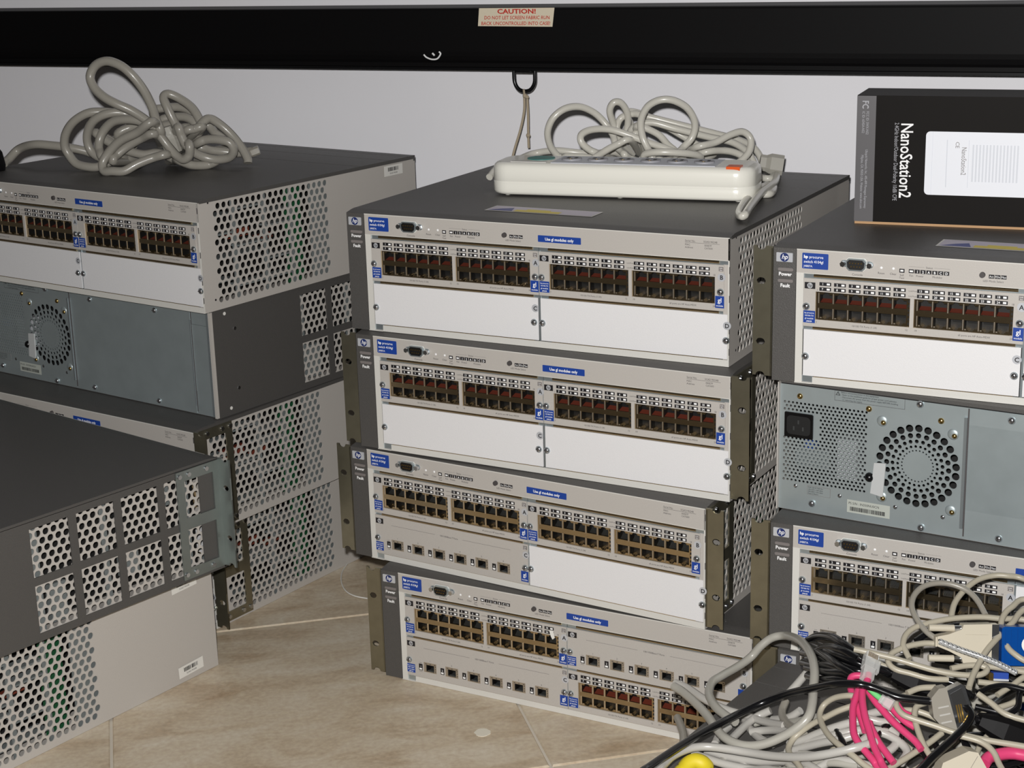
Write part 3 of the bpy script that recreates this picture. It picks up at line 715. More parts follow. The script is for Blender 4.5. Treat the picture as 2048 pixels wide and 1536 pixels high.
# left stack
L1 = switch('network_switch', 'switch under the coiled grey power cord, with a pale label on its perforated side', (-.3562, 1.9253), -35.98, 3, (RED, RED, BL, BL), anchor='R')
c, y = rear_corner((-.3505, 1.9423), -36.63, 'R')
L2 = switch('network_switch', 'dark-sided switch turned back to front, between two light-sided switches', c, y, 2, rear=True)
L3 = switch('network_switch', 'switch with dark rack ears below the one turned back to front', (-.3761, 1.8974), -35.48, 1, (RED, RED, BL, BL), (-1, 1), anchor='R')
L4 = switch('network_switch', 'switch on the floor under the left stack, black rack ear beside the floor tiles', (-.3719, 1.9300), -35.22, 0, (RED, RED, BL, BL), (-1, 1), anchor='R')
# two units in front of the left stack
a = R(53.54); e = Vector((math.cos(a), math.sin(a), 0)); a2 = R(-36.46); exx = Vector((math.cos(a2), math.sin(a2), 0))
p = Vector((-.3543, 1.8265, 0)) - e * D - exx * W
F2 = switch('network_switch', 'light-sided switch on the floor with a barcode label low on its side', (p.x, p.y), -36.46, 0, (RED, RED, BL, BL))
F1 = switch('network_switch', 'dark-sided switch with eight vent windows and a silver rack ear', (-.3314, 1.8004), 140.2, 1, (RED, RED, BL, BL), (-1,))
# the unit carrying the cable heap
p = Vector((.254, 1.513, 0)) - Vector((math.sin(R(35.3)), math.cos(R(35.3)), 0)) * D
G1 = switch('network_switch', 'dark-topped switch on the floor under the heap of cables', (p.x, p.y), -35.3, 0, (RED, RED, BL, BL))

def side_label(root, y, z, nm='barcode', s=1., name='barcode_label', tilt=0.):
    o = link(ME[nm], name, root, (W / 2 + .0004, -D / 2 + y, z)); o.rotation_euler = (0, tilt, math.pi / 2); o.scale = (s, 1, s)
side_label(L1, .335, .1135); side_label(F2, .3385, .0065, tilt=-.04); side_label(F2, .338, .1105, tilt=-.03)
# stickers on two top covers
def sticker(root, x0, x1, y0, y1):
    b = MB(); z = H + .0004
    def q(a0, a1, c0, c1, mn, dz): b.add([(a0 - W / 2, c0 - D / 2, z + dz), (a1 - W / 2, c0 - D / 2, z + dz), (a1 - W / 2, c1 - D / 2, z + dz), (a0 - W / 2, c1 - D / 2, z + dz)], [(0, 1, 2, 3)], mn)
    q(x0, x1, y0, y1, 'label_paper', 0); q(x0 + .002, x1 - .002, y0 + .002, y1 - .002, 'lilac', .0002)
    q(x0 + .034, x1 - .04, y0 + .002, y0 + .012, 'sticker_yellow', .0004); q(x0 + .045, x1 - .055, y0 + .012, y0 + .017, 'sticker_yellow', .0004)
    b.add([(x0 + .004 - W / 2, y0 + .003 - D / 2, z + .0004), (x0 + .032 - W / 2, y0 + .003 - D / 2, z + .0004), (x0 + .027 - W / 2, y0 + .020 - D / 2, z + .0004), (x0 + .016 - W / 2, y0 + .014 - D / 2, z + .0004)], [(0, 1, 2, 3)], 'sticker_blue')
    b.build('sticker', root)
sticker(C1, .146, .274, .047, .077); sticker(R1, .143, .270, .040, .074)

TOP = 4 * H
# ------------------------------------------------------------------ projection screen case on the wall
CASE_D = 2.000
sc = empty('projection_screen', wallpt(-.949, CASE_D, .6465), WY); sc.rotation_euler = (0, -.006, WY); tag(sc, 'long black projection screen case fixed to the white wall', 'projection screen')
b = MB()
dz = .083; dep = WALL_D - CASE_D
pr = [(.004, 0), (.0, .002), (.0, .007), (.003, .010), (.001, .016), (0, .022), (0, .0745), (.001, .0768), (.0035, .0778), (dep, .0778), (dep, 0)]
n = len(pr); vs = [(-1.5, p[0], p[1]) for p in pr] + [(1.2, p[0], p[1]) for p in pr]
b.add(vs, [(i, i + n, (i + 1) % n + n, (i + 1) % n) for i in range(n)] + [tuple(range(n)), tuple(range(2 * n - 1, n - 1, -1))], 'black_plastic')
b.build('case', sc)
b = MB(); b.box(-1.5, 1.2, -.0012, .003, -.0022, .0012, 'black_gloss'); b.build('bottom_bar', sc)
b = MB(); pts = [(-.0605, .0545), (.0455, .0535), (.0490, .0772), (-.0580, .0772)]
b.add([(x, -.0006, z) for x, z in pts], [(0, 1, 2, 3)], 'caution_paper')
b.text('CAUTION!', -.0045, .0702, .0082, -.0009, 'caution_red', 'C', 0, .03, 1.4)
b.text('DO NOT LET SCREEN FABRIC RUN', -.0045, .0630, .0062, -.0009, 'caution_red', 'C', .1, .012, .96); b.text('BACK UNCONTROLLED INTO CASE!', -.0065, .0558, .0062, -.0009, 'caution_red', 'C', .1, .012, .96)
lab = b.build('caution_label', sc); lab['label'] = 'cream caution label with red capitals'
b = MB()
ring = [(-.0145, .004), (-.0150, -.008), (-.0140, -.019), (-.0085, -.027), (0, -.0295), (.0085, -.027), (.0140, -.019), (.0150, -.008), (.0145, .004)]
b.tube([(x, .008, z) for x, z in ring], .0026, 'black_gloss', 10); b.cyl((-.014, .008, -.004), (.014, .008, -.004), .0022, .0022, 'black_gloss', 8); b.box(-.010, .010, .004, .012, -.004, .004, 'black_gloss')
b.build('pull_ring', sc)
b = MB()
b.tube([(.0008, .003, -.0265), (.0005, .0045, -.031), (0, .006, -.036)], .0016, 'string', 6); b.dome(.0008, -.035, .0032, .006, .0032, 'string', 8); b.dome(.0035, -.0365, .0028, .007, .003, 'string', 8)
b.tube([(.003, .008, -.036), (.0035, .008, -.060), (.0030, .008, -.085), (.0032, .008, -.103)], .0017, 'string', 7); b.dome(.0031, -.0865, .0032, .008, .0032, 'string', 8)
b.tube([(-.001, .008, -.036), (-.0015, .007, -.055), (-.006, .004, -.078), (-.014, .0, -.105), (-.020, -.004, -.130), (-.026, -.006, -.150)], .0017, 'string', 7)
b.build('pull_cord', sc)
b = MB(); b.tube([(-.142, -.0012, .0175), (-.138, -.0012, .014), (-.130, -.0012, .0115), (-.122, -.0012, .0125), (-.117, -.0012, .0185), (-.119, -.0012, .0215)], .0012, 'white_print', 6)
b.tube([(-.129, -.0012, .0195), (-.126, -.0012, .0165)], .0014, 'white_print', 6); b.build('paint_mark', sc)

# ------------------------------------------------------------------ black printed carton on the right stack
bx = empty('cardboard_box', (.3504, 1.6707, TOP), R(-21.3)); tag(bx, 'black printed carton lying on its side with white lettering', 'box')
BW, BH, BD = .305, .1275, .066; x0 = -.0035
b = MB(); b.box(x0, x0 + BW, 0, BD, .0006, BH, 'box_black'); b.box(x0 + .0005, x0 + BW - .0005, -.0003, .0008, .0002, .0026, 'cardboard'); b.box(x0 - .0003, x0 + .0004, .0005, BD, .001, BH - .001, 'box_grey'); b.build('carton', bx)
b = MB(); b.rect(x0, .0150, .0026, BH - .0005, -.0004, 'box_grey'); b.build('grey_band', bx)
b = MB(); y = -.0008; dn = -math.pi / 2
b.text('NanoStation2', .0400, .1014, .0166, y, 'white_print', 'L', 0, .012, .80, dn)
b.text('2.4GHz Indoor/Outdoor Dual-Polarity 10dBi CPE', .0338, .1014, .0058, y, 'box_dim', 'L', 0, 0, .655, dn)
b.text('FC', .0018, .1225, .0086, y, 'box_dim', 'L', 0, .02, .8, dn)
b.text('FCC ID: SWX-NS2', .0058, .1120, .0036, y, 'box_dim', 'L', 0, 0, .8, dn); b.text('IC ID: 6545A-NS2', .0018, .1120, .0036, y, 'box_dim', 'L', 0, 0, .8, dn)
b.text('Ubiquiti Networks, Inc., 495-499 Montague Expressway', .0058, .0745, .0036, y, 'box_dim', 'L', 0, 0, .72, dn); b.text('Milpitas, CA, 95035 USA, Website: www.ubnt.com', .0018, .0690, .0036, y, 'box_dim', 'L', 0, 0, .72, dn)
b.build('printed_text', bx)
b = MB(); b.rrect(.0640, .290, .0315, .0935, .004, -.0006, -.0003, 'device_white', 4); b.rect(.0704, .0708, .0315, .0935, -.0009, 'device_shade')
b.rect(.0840, .0850, .0395, .0858, -.0009, 'device_shade'); b.rect(.1048, .1054, .0395, .0858, -.0009, 'device_shade')
b.text('NanoStation2', .0985, .0790, .0068, -.0010, 'soft_print', 'L', 0, 0, .72, dn); b.text('CE', .0925, .0840, .0052, -.0010, 'soft_print', 'L', 0, 0, 1, dn)
for i in range(14): b.rect(.1085 + i * .0032, .1085 + i * .0032 + .0016, .0455, .0815, -.0009, 'device_shade')
pd = b.build('device_picture', bx); pd['label'] = 'printed picture of a white device'

# ------------------------------------------------------------------ white power strip on the middle stack
ps = empty('power_strip', (-.008, 1.896, TOP), R(-19.6)); tag(ps, 'white power strip with an orange rocker switch on the dark switch top', 'power strip')
def rr_outline(x0, x1, y0, y1, r, n=6):
    out = []
    for cx, cy, a0 in ((x1 - r, y0 + r, -90), (x1 - r, y1 - r, 0), (x0 + r, y1 - r, 90), (x0 + r, y0 + r, 180)):
        for i in range(n + 1): t = R(a0 + 90 * i / n); out.append((cx + r * math.cos(t), cy + r * math.sin(t)))
    return out
def loft(b, levels, mname):
    rings = []; vs = []; fs = []
    for pts, z in levels: rings.append(len(vs)); vs += [(p[0], p[1], z) for p in pts]
    n = len(levels[0][0])
    for k in range(len(rings) - 1):
        for i in range(n): fs.append((rings[k] + i, rings[k] + (i + 1) % n, rings[k + 1] + (i + 1) % n, rings[k + 1] + i))
    b.add(vs, fs, mname, True); b.add(vs[:n], [tuple(range(n))], mname); b.add(vs[-n:], [tuple(range(n))], mname)
b = MB(); SX0, SX1, SD = -.013, .288, .072
def lv_(ins, r): return rr_outline(SX0 + ins, SX1 - ins, ins, SD - ins, max(r - ins, .002))
loft(b, [(lv_(.005, .022), .0020), (lv_(.0012, .022), .0034), (lv_(0, .022), .0060), (lv_(0, .022), .0165), (lv_(.0005, .022), .0170), (lv_(0, .022), .0175), (lv_(.0004, .022), .0315), (lv_(.0016, .022), .0348), (lv_(.0042, .022), .0370), (lv_(.008, .022), .0378)], 'strip_white')
b.build('body', ps)
for x in (.005, .137, .270):
    b = MB(); b.cyl((x, .016, .0001), (x, .016, .0026), .0035, .0035, 'strip_white', 10); b.build('foot', ps)
b = MB(); b.box(.058, .245, .010, .062, .0376, .0384, 'device_shade'); b.build('socket_panel', ps)
b = MB(); b.cyl((0, 0, 0), (0, 0, .0016), .0115, .0115, 'box_dim', 16); b.box(-.006, -.003, -.001, .006, .0016, .0019, 'jack_black'); b.box(.003, .006, -.001, .006, .0016, .0019, 'jack_black'); b.cyl((0, -.005, .0016), (0, -.005, .0019), .002, .002, 'brass', 8)
sock = b.mesh('socket')
for i in range(6): link(sock, 'socket', ps, (.075 + i * .0305, .036, .0384))
b = MB(); b.box(.2585, .2735, .0035, .020, .030, .0392, 'orange'); rk = b.build('rocker_switch', ps)
b = MB(); b.cyl((.036, .044, .0376), (.036, .044, .0384), .016, .016, 'teal', 20); b.box(.010, .052, .012, .020, .0376, .0382, 'label_paper'); b.build('brand_label', ps)

# ------------------------------------------------------------------ cords traced from picture crops
def crop(ox, oy, k): return lambda cx, cy: (ox + cx * k, oy + cy * k)
def path(fn, pts, y, amp=0., ph=0.):
    out = []
    for i, p in enumerate(pts):
        u, v = fn(p[0], p[1]); yy = p[2] if len(p) > 2 else y + amp * math.sin(ph + i * .9)
        out.append(aty(u, v, yy))
    return out
def keep_above(pts, z):
    return [Vector((q.x, q.y, max(q.z, z))) for q in pts]
def plug_body(b, P, d, up, L, w_, h_, mname, taper=.6):
    """rounded moulded plug: box tapering towards the cord"""
    d = d.normalized(); s_ = d.cross(up).normalized(); t_ = s_.cross(d)
    secs = [(0, taper), (.25, .8), (.45, 1), (1, 1)]
    vs = []; fs = []; n = 8
    for f, sc_ in secs:
        for x, z in ((-1, -.6), (-.7, -1), (.7, -1), (1, -.6), (1, .6), (.7, 1), (-.7, 1), (-1, .6)): vs.append(P + d * (f * L) + s_ * (x * w_ / 2 * sc_) + t_ * (z * h_ / 2 * sc_))
    for k in range(3):
        for i in range(n): fs.append((k * n + i, k * n + (i + 1) % n, (k + 1) * n + (i + 1) % n, (k + 1) * n + i))
    fs += [tuple(range(n)), tuple(range(3 * n, 4 * n))]; b.add(vs, fs, mname)
# strip cord
ca = crop(960, 170, .3125); Rr = .0042
b = MB()
segs = [
 ([(60, 590, 1.95), (110, 535, 1.97), (220, 490, 2.0), (340, 440), (480, 420), (600, 430), (720, 440), (860, 430)], 2.03),
 ([(540, 470), (500, 455), (450, 390), (433, 300), (468, 212), (545, 152), (640, 140), (730, 178), (800, 245), (850, 320), (880, 400)], 2.00),
 ([(890, 350), (852, 245), (830, 165), (858, 112), (908, 120), (945, 190), (943, 270), (915, 340), (890, 400)], 2.02),
 ([(760, 440), (700, 415), (648, 365), (652, 315), (722, 285), (830, 285), (950, 320), (1080, 370), (1200, 410), (1300, 460)], 1.97),
 ([(540, 465), (640, 460), (740, 460), (850, 395), (950, 350), (1010, 310)], 1.985),
 ([(720, 490), (790, 430), (880, 380), (960, 350)], 1.96),
 ([(1110, 480), (1075, 410), (1040, 330), (1030, 230), (1070, 142), (1150, 97), (1240, 100), (1330, 152), (1375, 240), (1360, 330), (1300, 400), (1250, 450)], 1.95),
 ([(880, 300), (900, 215), (980, 185), (1060, 200), (1300, 260), (1500, 310), (1650, 350), (1750, 400), (1800, 480), (1785, 570)], 2.02),
 ([(940, 180), (1050, 190), (1180, 260), (1300, 330), (1420, 400), (1500, 440)], 2.03),
 ([(960, 300), (1080, 240), (1250, 280), (1450, 330), (1620, 370), (1720, 440), (1760, 520), (1770, 580)], 2.00),
 ([(1000, 265), (1130, 310), (1200, 380), (1260, 440)], 1.99),
 ([(1380, 400), (1500, 370), (1600, 320), (1680, 300), (1732, 345), (1720, 430), (1650, 500), (1580, 520)], 1.965),
 ([(1420, 435), (1550, 420), (1650, 440), (1710, 490), (1720, 560)], 1.98),
 ([(920, 440), (960, 470), (1040, 490), (1160, 480)], 1.96),
 ([(1045, 475, 1.945), (1060, 442, 1.94), (1150, 430, 1.93), (1280, 435, 1.93), (1385, 448, 1.94), (1412, 470, 1.95), (1370, 492, 1.96), (1250, 485, 1.965), (1120, 485, 1.96), (1050, 492, 1.95), (1035, 470, 1.945)], 1.94)]
def tuck(pts, center, first=True, last=True):
    def inner(e): q_ = e.lerp(center, .35); q_.y = max(e.y, center.y) + .025; q_.z -= .016; return q_
    return ([inner(pts[0])] if first else []) + pts + ([inner(pts[-1])] if last else [])
cen = aty(*ca(1180, 440), 2.0)
for i, (p_, y) in enumerate(segs):
    pp = path(ca, p_, y, .008, i)
    b.tube(keep_above(tuck(pp, cen, i != 0, i not in (14,)) if i != 14 else pp, TOP + Rr), Rr, 'strip_cord')
hp = [(1690, 560), (1770, 585), (1850, 600), (1895, 575), (1885, 625), (1800, 692), (1735, 770), (1690, 835), (1655, 825), (1690, 755), (1770, 675), (1840, 640), (1880, 650), (1860, 695), (1790, 700)]
b.tube([onz(*ca(p_[0], p_[1]), TOP + Rr + (.004 if 3 < i < 8 else .0)) for i, p_ in enumerate(hp)], Rr, 'strip_cord')
bpy.context.view_layer.update(); inv = ps.matrix_world.inverted()
o = b.build('cord', ps); o.matrix_local = inv; o['label'] = 'pale grey cord coiled behind the strip'
b = MB(); P_ = aty(*ca(1790, 500), 1.99); plug_body(b, P_, Vector((.9, -.1, -.15)), Vector((0, .3, 1)), .027, .026, .024, 'grey_cord', .8); o = b.build('plug', ps); o.matrix_local = inv
# grey cord on the left stack
cb = crop(0, 90, .27344); b = MB(); Rr = .0058
segs = [
 ([(35, 915, 2.24), (65, 835, 2.25), (140, 762, 2.26), (250, 728), (380, 735), (500, 750), (620, 775), (760, 820)], 2.24),
 ([(1180, 640), (1140, 545), (1110, 450), (1050, 330), (965, 220), (880, 150), (780, 118), (700, 150), (660, 230), (688, 310), (760, 380), (850, 430), (960, 480), (1080, 560), (1165, 655), (1230, 740), (1290, 808), (1345, 838), (1385, 800), (1380, 720)], 2.155),
 ([(1000, 540), (850, 500), (750, 490), (640, 500), (540, 560), (482, 650), (474, 740), (510, 812), (560, 868), (640, 897), (720, 890), (820, 850), (930, 830)], 2.19),
 ([(960, 530), (870, 495), (760, 510), (680, 560), (641, 640), (642, 720), (680, 790), (760, 830), (860, 820)], 2.18),
 ([(1120, 600), (1030, 560), (930, 545), (830, 560), (760, 625), (727, 700), (728, 770), (770, 830)], 2.165),
 ([(1120, 560), (1000, 640), (880, 700), (800, 780), (752, 860), (762, 930), (825, 958), (910, 925), (1005, 870), (1120, 825), (1220, 800)], 2.145),
 ([(1130, 650), (1040, 680), (940, 735), (860, 800), (830, 850)], 2.155),
 ([(860, 660), (960, 600), (1060, 600), (1160, 640)], 2.18),
 ([(700, 640), (780, 700), (900, 760), (1040, 800), (1160, 790), (1260, 830)], 2.185),
 ([(1350, 680), (1310, 620), (1265, 545), (1220, 450), (1196, 385), (1232, 358), (1310, 390), (1395, 450), (1445, 520), (1470, 590), (1440, 660)], 2.20),
 ([(1300, 600), (1325, 660), (1360, 730), (1420, 785), (1500, 822), (1590, 838), (1680, 820), (1708, 770), (1680, 715), (1600, 692), (1510, 692), (1440, 720)], 2.165),
 ([(1440, 620), (1490, 560), (1540, 540), (1620, 590), (1700, 665), (1770, 755), (1810, 830), (1815, 880)], 2.185),
 ([(1500, 580), (1570, 640), (1640, 690), (1690, 740)], 2.22),
 ([(1120, 490), (1200, 462), (1300, 455), (1385, 480), (1430, 540), (1400, 600), (1330, 610)], 2.24),
 ([(1170, 560), (1260, 530), (1360, 530), (1430, 580), (1440, 680), (1380, 740)], 2.23),
 ([(1180, 600), (1280, 590), (1350, 650), (1330, 740)], 2.21),
 ([(1480, 600), (1420, 615), (1360, 630)], 2.18),
 ([(1300, 840), (1380, 872), (1450, 892), (1530, 876), (1580, 840)], 2.17),
 ([(1450, 750), (1540, 770), (1640, 780), (1740, 790), (1850, 775)], 2.21)]
cen = aty(*cb(1080, 700), 2.19)
for i, (p_, y) in enumerate(segs): b.tube(keep_above(tuck(path(cb, p_, y, .007, i), cen, i not in (0,), i not in (11, 18)), TOP + Rr), Rr, 'coil_cord')
rt = empty('extension_cable', (-.45, 2.17, TOP)); tag(rt, 'thick grey power cord loosely coiled on a dark switch top', 'power cord')
o = b.build('cord', rt); o.location = -rt.location
b = MB(); plug_body(b, aty(*cb(1210, 600), 2.185), Vector((.15, .05, -.6)), Vector((0, -1, .3)), .034, .022, .018, 'grey_cord', .6); o = b.build('plug', rt); o.location = -rt.location
b = MB(); plug_body(b, aty(*cb(1790, 805), 2.21), Vector((.9, .1, .3)), Vector((0, 0, 1)), .020, .012, .011, 'dim_cord', .6); o = b.build('plug', rt); o.location = -rt.location
# black object at the left edge of the left stack
bb = empty('power_adapter', onz(-56, 350, TOP), R(-30)); tag(bb, 'black rounded power adapter at the far end of the left stack', 'power adapter')
b = MB(); loft(b, [(rr_outline(-.03, .0155, -.02, .05, .012), .0004), (rr_outline(-.03, .0165, -.021, .051, .013), .008), (rr_outline(-.03, .0140, -.020, .050, .013), .024), (rr_outline(-.028, .008, -.016, .046, .012), .034)], 'black_plastic'); b.build('housing', bb)

# ------------------------------------------------------------------ cable heap on the dark switch in front of the right stack
def proj(P):
    q = P - O; z = q.dot(FW); return 1024 + F_PX * q.dot(RT) / z, 768 - F_PX * q.dot(UP) / z
def heap_y(u, v, lay):
    near = onz(u, v, .1335 + .006 + .007 * lay).y
    yb = 1.40 - (v - 1150) * .18 / 386 - .007 * lay
    w_ = min(1, max(0, (u - 1480) / 240)); w_ = w_ * w_ * (3 - 2 * w_)
    lim = 1.475 - max(0, u - 1540) / 500 * .085 - .006 * lay
    return min(lim, (1 - w_) * near + w_ * yb)
def heap(fn, pts, lay):
    out = []
    for i, p in enumerate(pts):
        u, v = fn(p[0], p[1]); l = p[2] if len(p) > 2 else lay
        P = aty(u, v, heap_y(u, v, l))
        if P.z < .1335 + .004: P.z = .1335 + .004
        out.append(P)
    if len(out) > 2:
        for end in (0, -1):
            u, v = proj(out[end])
            if u > 2046 or v > 1534:
                a_ = out[end]; d_ = (a_ - out[1 if end == 0 else -2]); d_.z *= .3; d_ = d_.normalized() * .05
                e1 = a_ + d_; e2 = a_ + d_ * 2.2; e1.z = max(.1385, a_.z - .008); e2.z = max(.1385, a_.z - .03)
                for e_ in (e1, e2): e_.y = min(e_.y, 1.30 if e_.z < .26 else a_.y)
                if end == 0: out = [e2, e1] + out
                else: out += [e1, e2]
    return out
K1, K2, K5, K6, K7, K8 = crop(1300, 1180, .2318), crop(1600, 1140, .2578), crop(1600, 1300, .15364), crop(1824, 1300, .15364), crop(1824, 1130, .13023), crop(1340, 1340, .1276)
def cable(name, label, cat, group, fn, pts, lay, r, mname, more=()):
    P = heap(fn, pts, lay)
    base = Vector((P[0].x, P[0].y, min(q.z for q in P) - r))
    b = MB(); b.tube([q - base for q in P], r, mname, 9)
    for fn2, p2, l2 in more: b.tube([q - base for q in heap(fn2, p2, l2)], r, mname, 9)
    o = b.build(name); o.location = base; tag(o, label, cat, group)
    return o
GP, GB, GK, GC = 'grey power cords in the cable heap', 'beige data cables in the cable heap', 'black cables in the cable heap', 'pink patch cables in the cable heap'
LP, LB, LK, LC = 'light grey power cord tangled in the cable heap', 'thin beige data cable tangled in the cable heap', 'thin black cable tangled in the cable heap', 'bright pink patch cable running down the cable heap'
rp, rb_, rk_, rc = .0036, .0026, .0027, .0030
cable('power_cable', 'light grey power cord making the tall standing loop at the edge of the heap', 'power cord', None, K1, [(205, 830), (285, 880), (400, 980), (500, 1090), (560, 1180), (640, 1270), (760, 1330), (880, 1345), (1010, 1322), (1150, 1262), (1280, 1180), (1368, 1090), (1400, 980), (1410, 850), (1420, 700), (1390, 560), (1300, 440), (1180, 395), (1060, 410), (960, 480), (870, 580), (760, 660), (620, 740), (535, 800), (510, 900), (560, 1000), (650, 1080), (740, 1140)], 3, .0040, 'grey_cord')
cable('power_cable', 'pale grey power cord crossing the open dark switch top below the tall loop', 'power cord', GP, K1, [(215, 800), (330, 850), (450, 930), (560, 990), (680, 1040), (800, 1075), (900, 1110), (1000, 1140), (1160, 1170)], 1, rp, 'pale_cord')
cable('power_cable', 'dull grey power cord hanging before the red-tongued ports', 'power cord', GP, K1, [(235, 1100), (265, 1170), (288, 1250), (284, 1340), (270, 1400)], .5, rp, 'dim_cord')
cable('power_cable', 'pale grey power cord running along the front of the heap past the yellow strap', 'power cord', GP, K1, [(60, 1580), (120, 1505), (200, 1430), (330, 1372), (480, 1352), (650, 1370), (850, 1402), (1050, 1432), (1300, 1442), (1500, 1420), (1760, 1365), (1950, 1310)], 3, rp, 'pale_cord')
cable('power_cable', 'pale grey power cord just behind the yellow strap', 'power cord', GP, K1, [(370, 1415), (480, 1450), (600, 1490), (750, 1525), (900, 1550), (1100, 1570)], 1.5, rp, 'pale_cord')
cable('power_cable', 'pale grey power cord folded inside the tall grey loop', 'power cord', GP, K1, [(1190, 900), (1270, 812), (1340, 730), (1400, 665), (1470, 645), (1475, 720), (1430, 830), (1400, 950)], 1, rp, 'pale_cord')
cable('power_cable', 'dull grey power cord curving down under the thick black cord', 'power cord', GP, K1, [(1170, 960), (1140, 1050), (1165, 1130), (1240, 1195), (1330, 1250)], 1, rp, 'dim_cord')
cable('power_cable', 'pale grey power cord slanting up to the thick black cord', 'power cord', GP, K1, [(690, 1300), (760, 1230), (840, 1155), (930, 1090), (1040, 1040)], 1, rp, 'pale_cord')
cable('power_cable', 'pale grey power cord lying flat inside the tall loop\'s foot', 'power cord', GP, K1, [(870, 1225), (1000, 1212), (1130, 1212), (1260, 1240)], .5, rp, 'pale_cord')
cable('power_cable', LP, 'power cord', GP, K1, [(900, 1150), (990, 1130), (1130, 1150), (1300, 1130), (1480, 1090)], 0, rp, 'grey_cord')
cable('power_cable', LP, 'power cord', GP, K1, [(1200, 1330), (1330, 1290), (1460, 1235), (1600, 1185), (1760, 1140), (1900, 1130)], 1, rp, 'pale_cord')
cable('power_cable', LP, 'power cord', GP, K1, [(1180, 1400), (1320, 1360), (1480, 1320), (1640, 1290), (1800, 1240)], .5, rp, 'pale_cord')
cable('power_cable', LP, 'power cord', GP, K1, [(1250, 1500), (1400, 1500), (1600, 1490), (1800, 1520)], .5, rp, 'grey_cord')
cable('power_cable', LP, 'power cord', GP, K2, [(600, 1250), (700, 1290), (790, 1350), (830, 1420), (780, 1500)], .5, rp, 'pale_cord')
cable('power_cable', LP, 'power cord', GP, K1, [(600, 1500), (700, 1420), (820, 1480), (950, 1500), (1120, 1490)], .3, rp, 'grey_cord')
for fn_, p_, l_ in ((K1, [(480, 1380), (700, 1445), (950, 1480), (1200, 1480), (1420, 1540)], .8), (K2, [(0, 1430), (150, 1442), (330, 1420), (480, 1330), (580, 1240)], .9), (K2, [(60, 1560), (250, 1480), (420, 1490), (620, 1545)], .6), (K2, [(380, 1165), (500, 1150), (640, 1180), (820, 1170)], .7), (K2, [(40, 1335), (200, 1300), (350, 1262), (520, 1240), (680, 1260)], .5), (K1, [(820, 1130), (880, 1220), (960, 1290), (1060, 1330)], .2), (K1, [(560, 1330), (600, 1250), (680, 1180)], .2), (K1, [(1060, 1120), (1200, 1100), (1300, 1040)], .3), (K1, [(700, 1560), (860, 1500), (1000, 1460), (1180, 1420)], .2), (K2, [(500, 1130), (620, 1100), (720, 1110), (800, 1140)], .3), (K2, [(620, 1440), (720, 1380), (760, 1300), (700, 1240)], .2)):
    cable('power_cable', LP, 'power cord', GP, fn_, p_, l_, rp, 'pale_cord')
# black
cable('power_cable', 'long thick black cord crossing the whole cable heap in front of everything', 'power cord', None, K1, [(-110, 1600), (0, 1520), (200, 1385), (400, 1262), (600, 1152), (800, 1052), (1000, 962), (1200, 892), (1400, 848), (1600, 812), (1780, 812), (1900, 835), (2020, 880), (2140, 925), (2280, 945), (2450, 962), (2600, 975), (2720, 1010), (2770, 1070), (2740, 1150), (2660, 1240), (2540, 1350), (2430, 1450), (2330, 1550)], 4.5, .0034, 'black_cord')
for i, p_ in enumerate(([(20, 580), (70, 545), (140, 512), (240, 518), (340, 572), (430, 645), (510, 700)], [(40, 600), (120, 585), (250, 640), (400, 702), (500, 740)], [(30, 640), (100, 612), (220, 680), (330, 760), (430, 822)], [(60, 690), (160, 690), (300, 730), (420, 775), (520, 790)], [(50, 760), (190, 790), (340, 802), (440, 840)], [(20, 640), (90, 650), (200, 600), (330, 625), (450, 690)], [(60, 820), (160, 850), (280, 850), (400, 870)], [(20, 720), (110, 740), (230, 740), (360, 790), (460, 850)])):
    cable('coiled_cable', 'black cord from the shiny bundle beside the tall grey loop', 'power cord', 'strands of the black cord bundle', K2, p_, 1.2 + .35 * (i % 3), .0036, 'black_cord')
BLACK = ['thin black cable diving behind the grey bare-shell connector', 'black cable behind the clear upright plug', 'thin black cable arching over beige cables beside the blue monitor plug', 'thin black cable running out below the thin black arch', 'thin black cable curling among pale grey cords under the pink cables', 'short black cable beside the large beige hood', 'short black cable end under the crossing beige cable', 'short stiff black cable end inside the beige open loop', 'thin black cable bending down at the end of the black arch']
for p_, l_ in (([(985, 780), (1080, 842), (1230, 895), (1340, 980)], 2), ([(640, 790), (760, 840), (900, 880), (1000, 870)], .5), ([(1380, 955), (1480, 912), (1600, 900), (1800, 945)], 2.5), ([(1360, 1060), (1560, 1110), (1800, 1200)], 1.5), ([(600, 1290), (660, 1210), (740, 1180), (800, 1230), (780, 1330)], .6), ([(1020, 1290), (1060, 1370), (1110, 1460)], .5), ([(880, 1380), (960, 1420), (1000, 1500)], .3), ([(280, 1230), (310, 1290), (350, 1370)], .8), ([(1700, 960), (1690, 1060), (1620, 1120)], 2)):
    cable('thin_cable', BLACK.pop(0), 'cable', GK, K2, p_, l_, rk_, 'black_cord')
# beige
BEIGE = ['thin beige cable drawing a wide open loop beside the bowed pink cable', 'thin beige cable snaking down between the grey cords and the open beige loop', 'beige cable running straight below the beige serial connector to the black plug', 'beige cable entering the back of the beige serial connector', 'long beige cable arching flat above the beige serial connector', 'beige cable standing in a tall arch before the lit port row', 'beige cable hooking in front of the blue adapter housing', "beige cable slanting down across the beige connector's metal flange", 'short beige cable entering the grey bare-shell connector', 'beige cable with a small hook running below the grey bare-shell connector', 'beige cable dropping steeply beside the pink cables', "beige cable leaving the black cord's turn toward the black plug", 'beige cable bending down past the large beige hood', "beige cable crossing under the pink cables' lower ends", 'beige cable lying flat below the small blue monitor plug', 'beige cable crossing over the thin black arch', 'beige cable passing between serial connector and blue monitor plug', 'beige cable deep beneath the thin black arch', 'beige cable deep beneath the grey bare-shell connector', 'short beige cable end behind the upright clear plug']
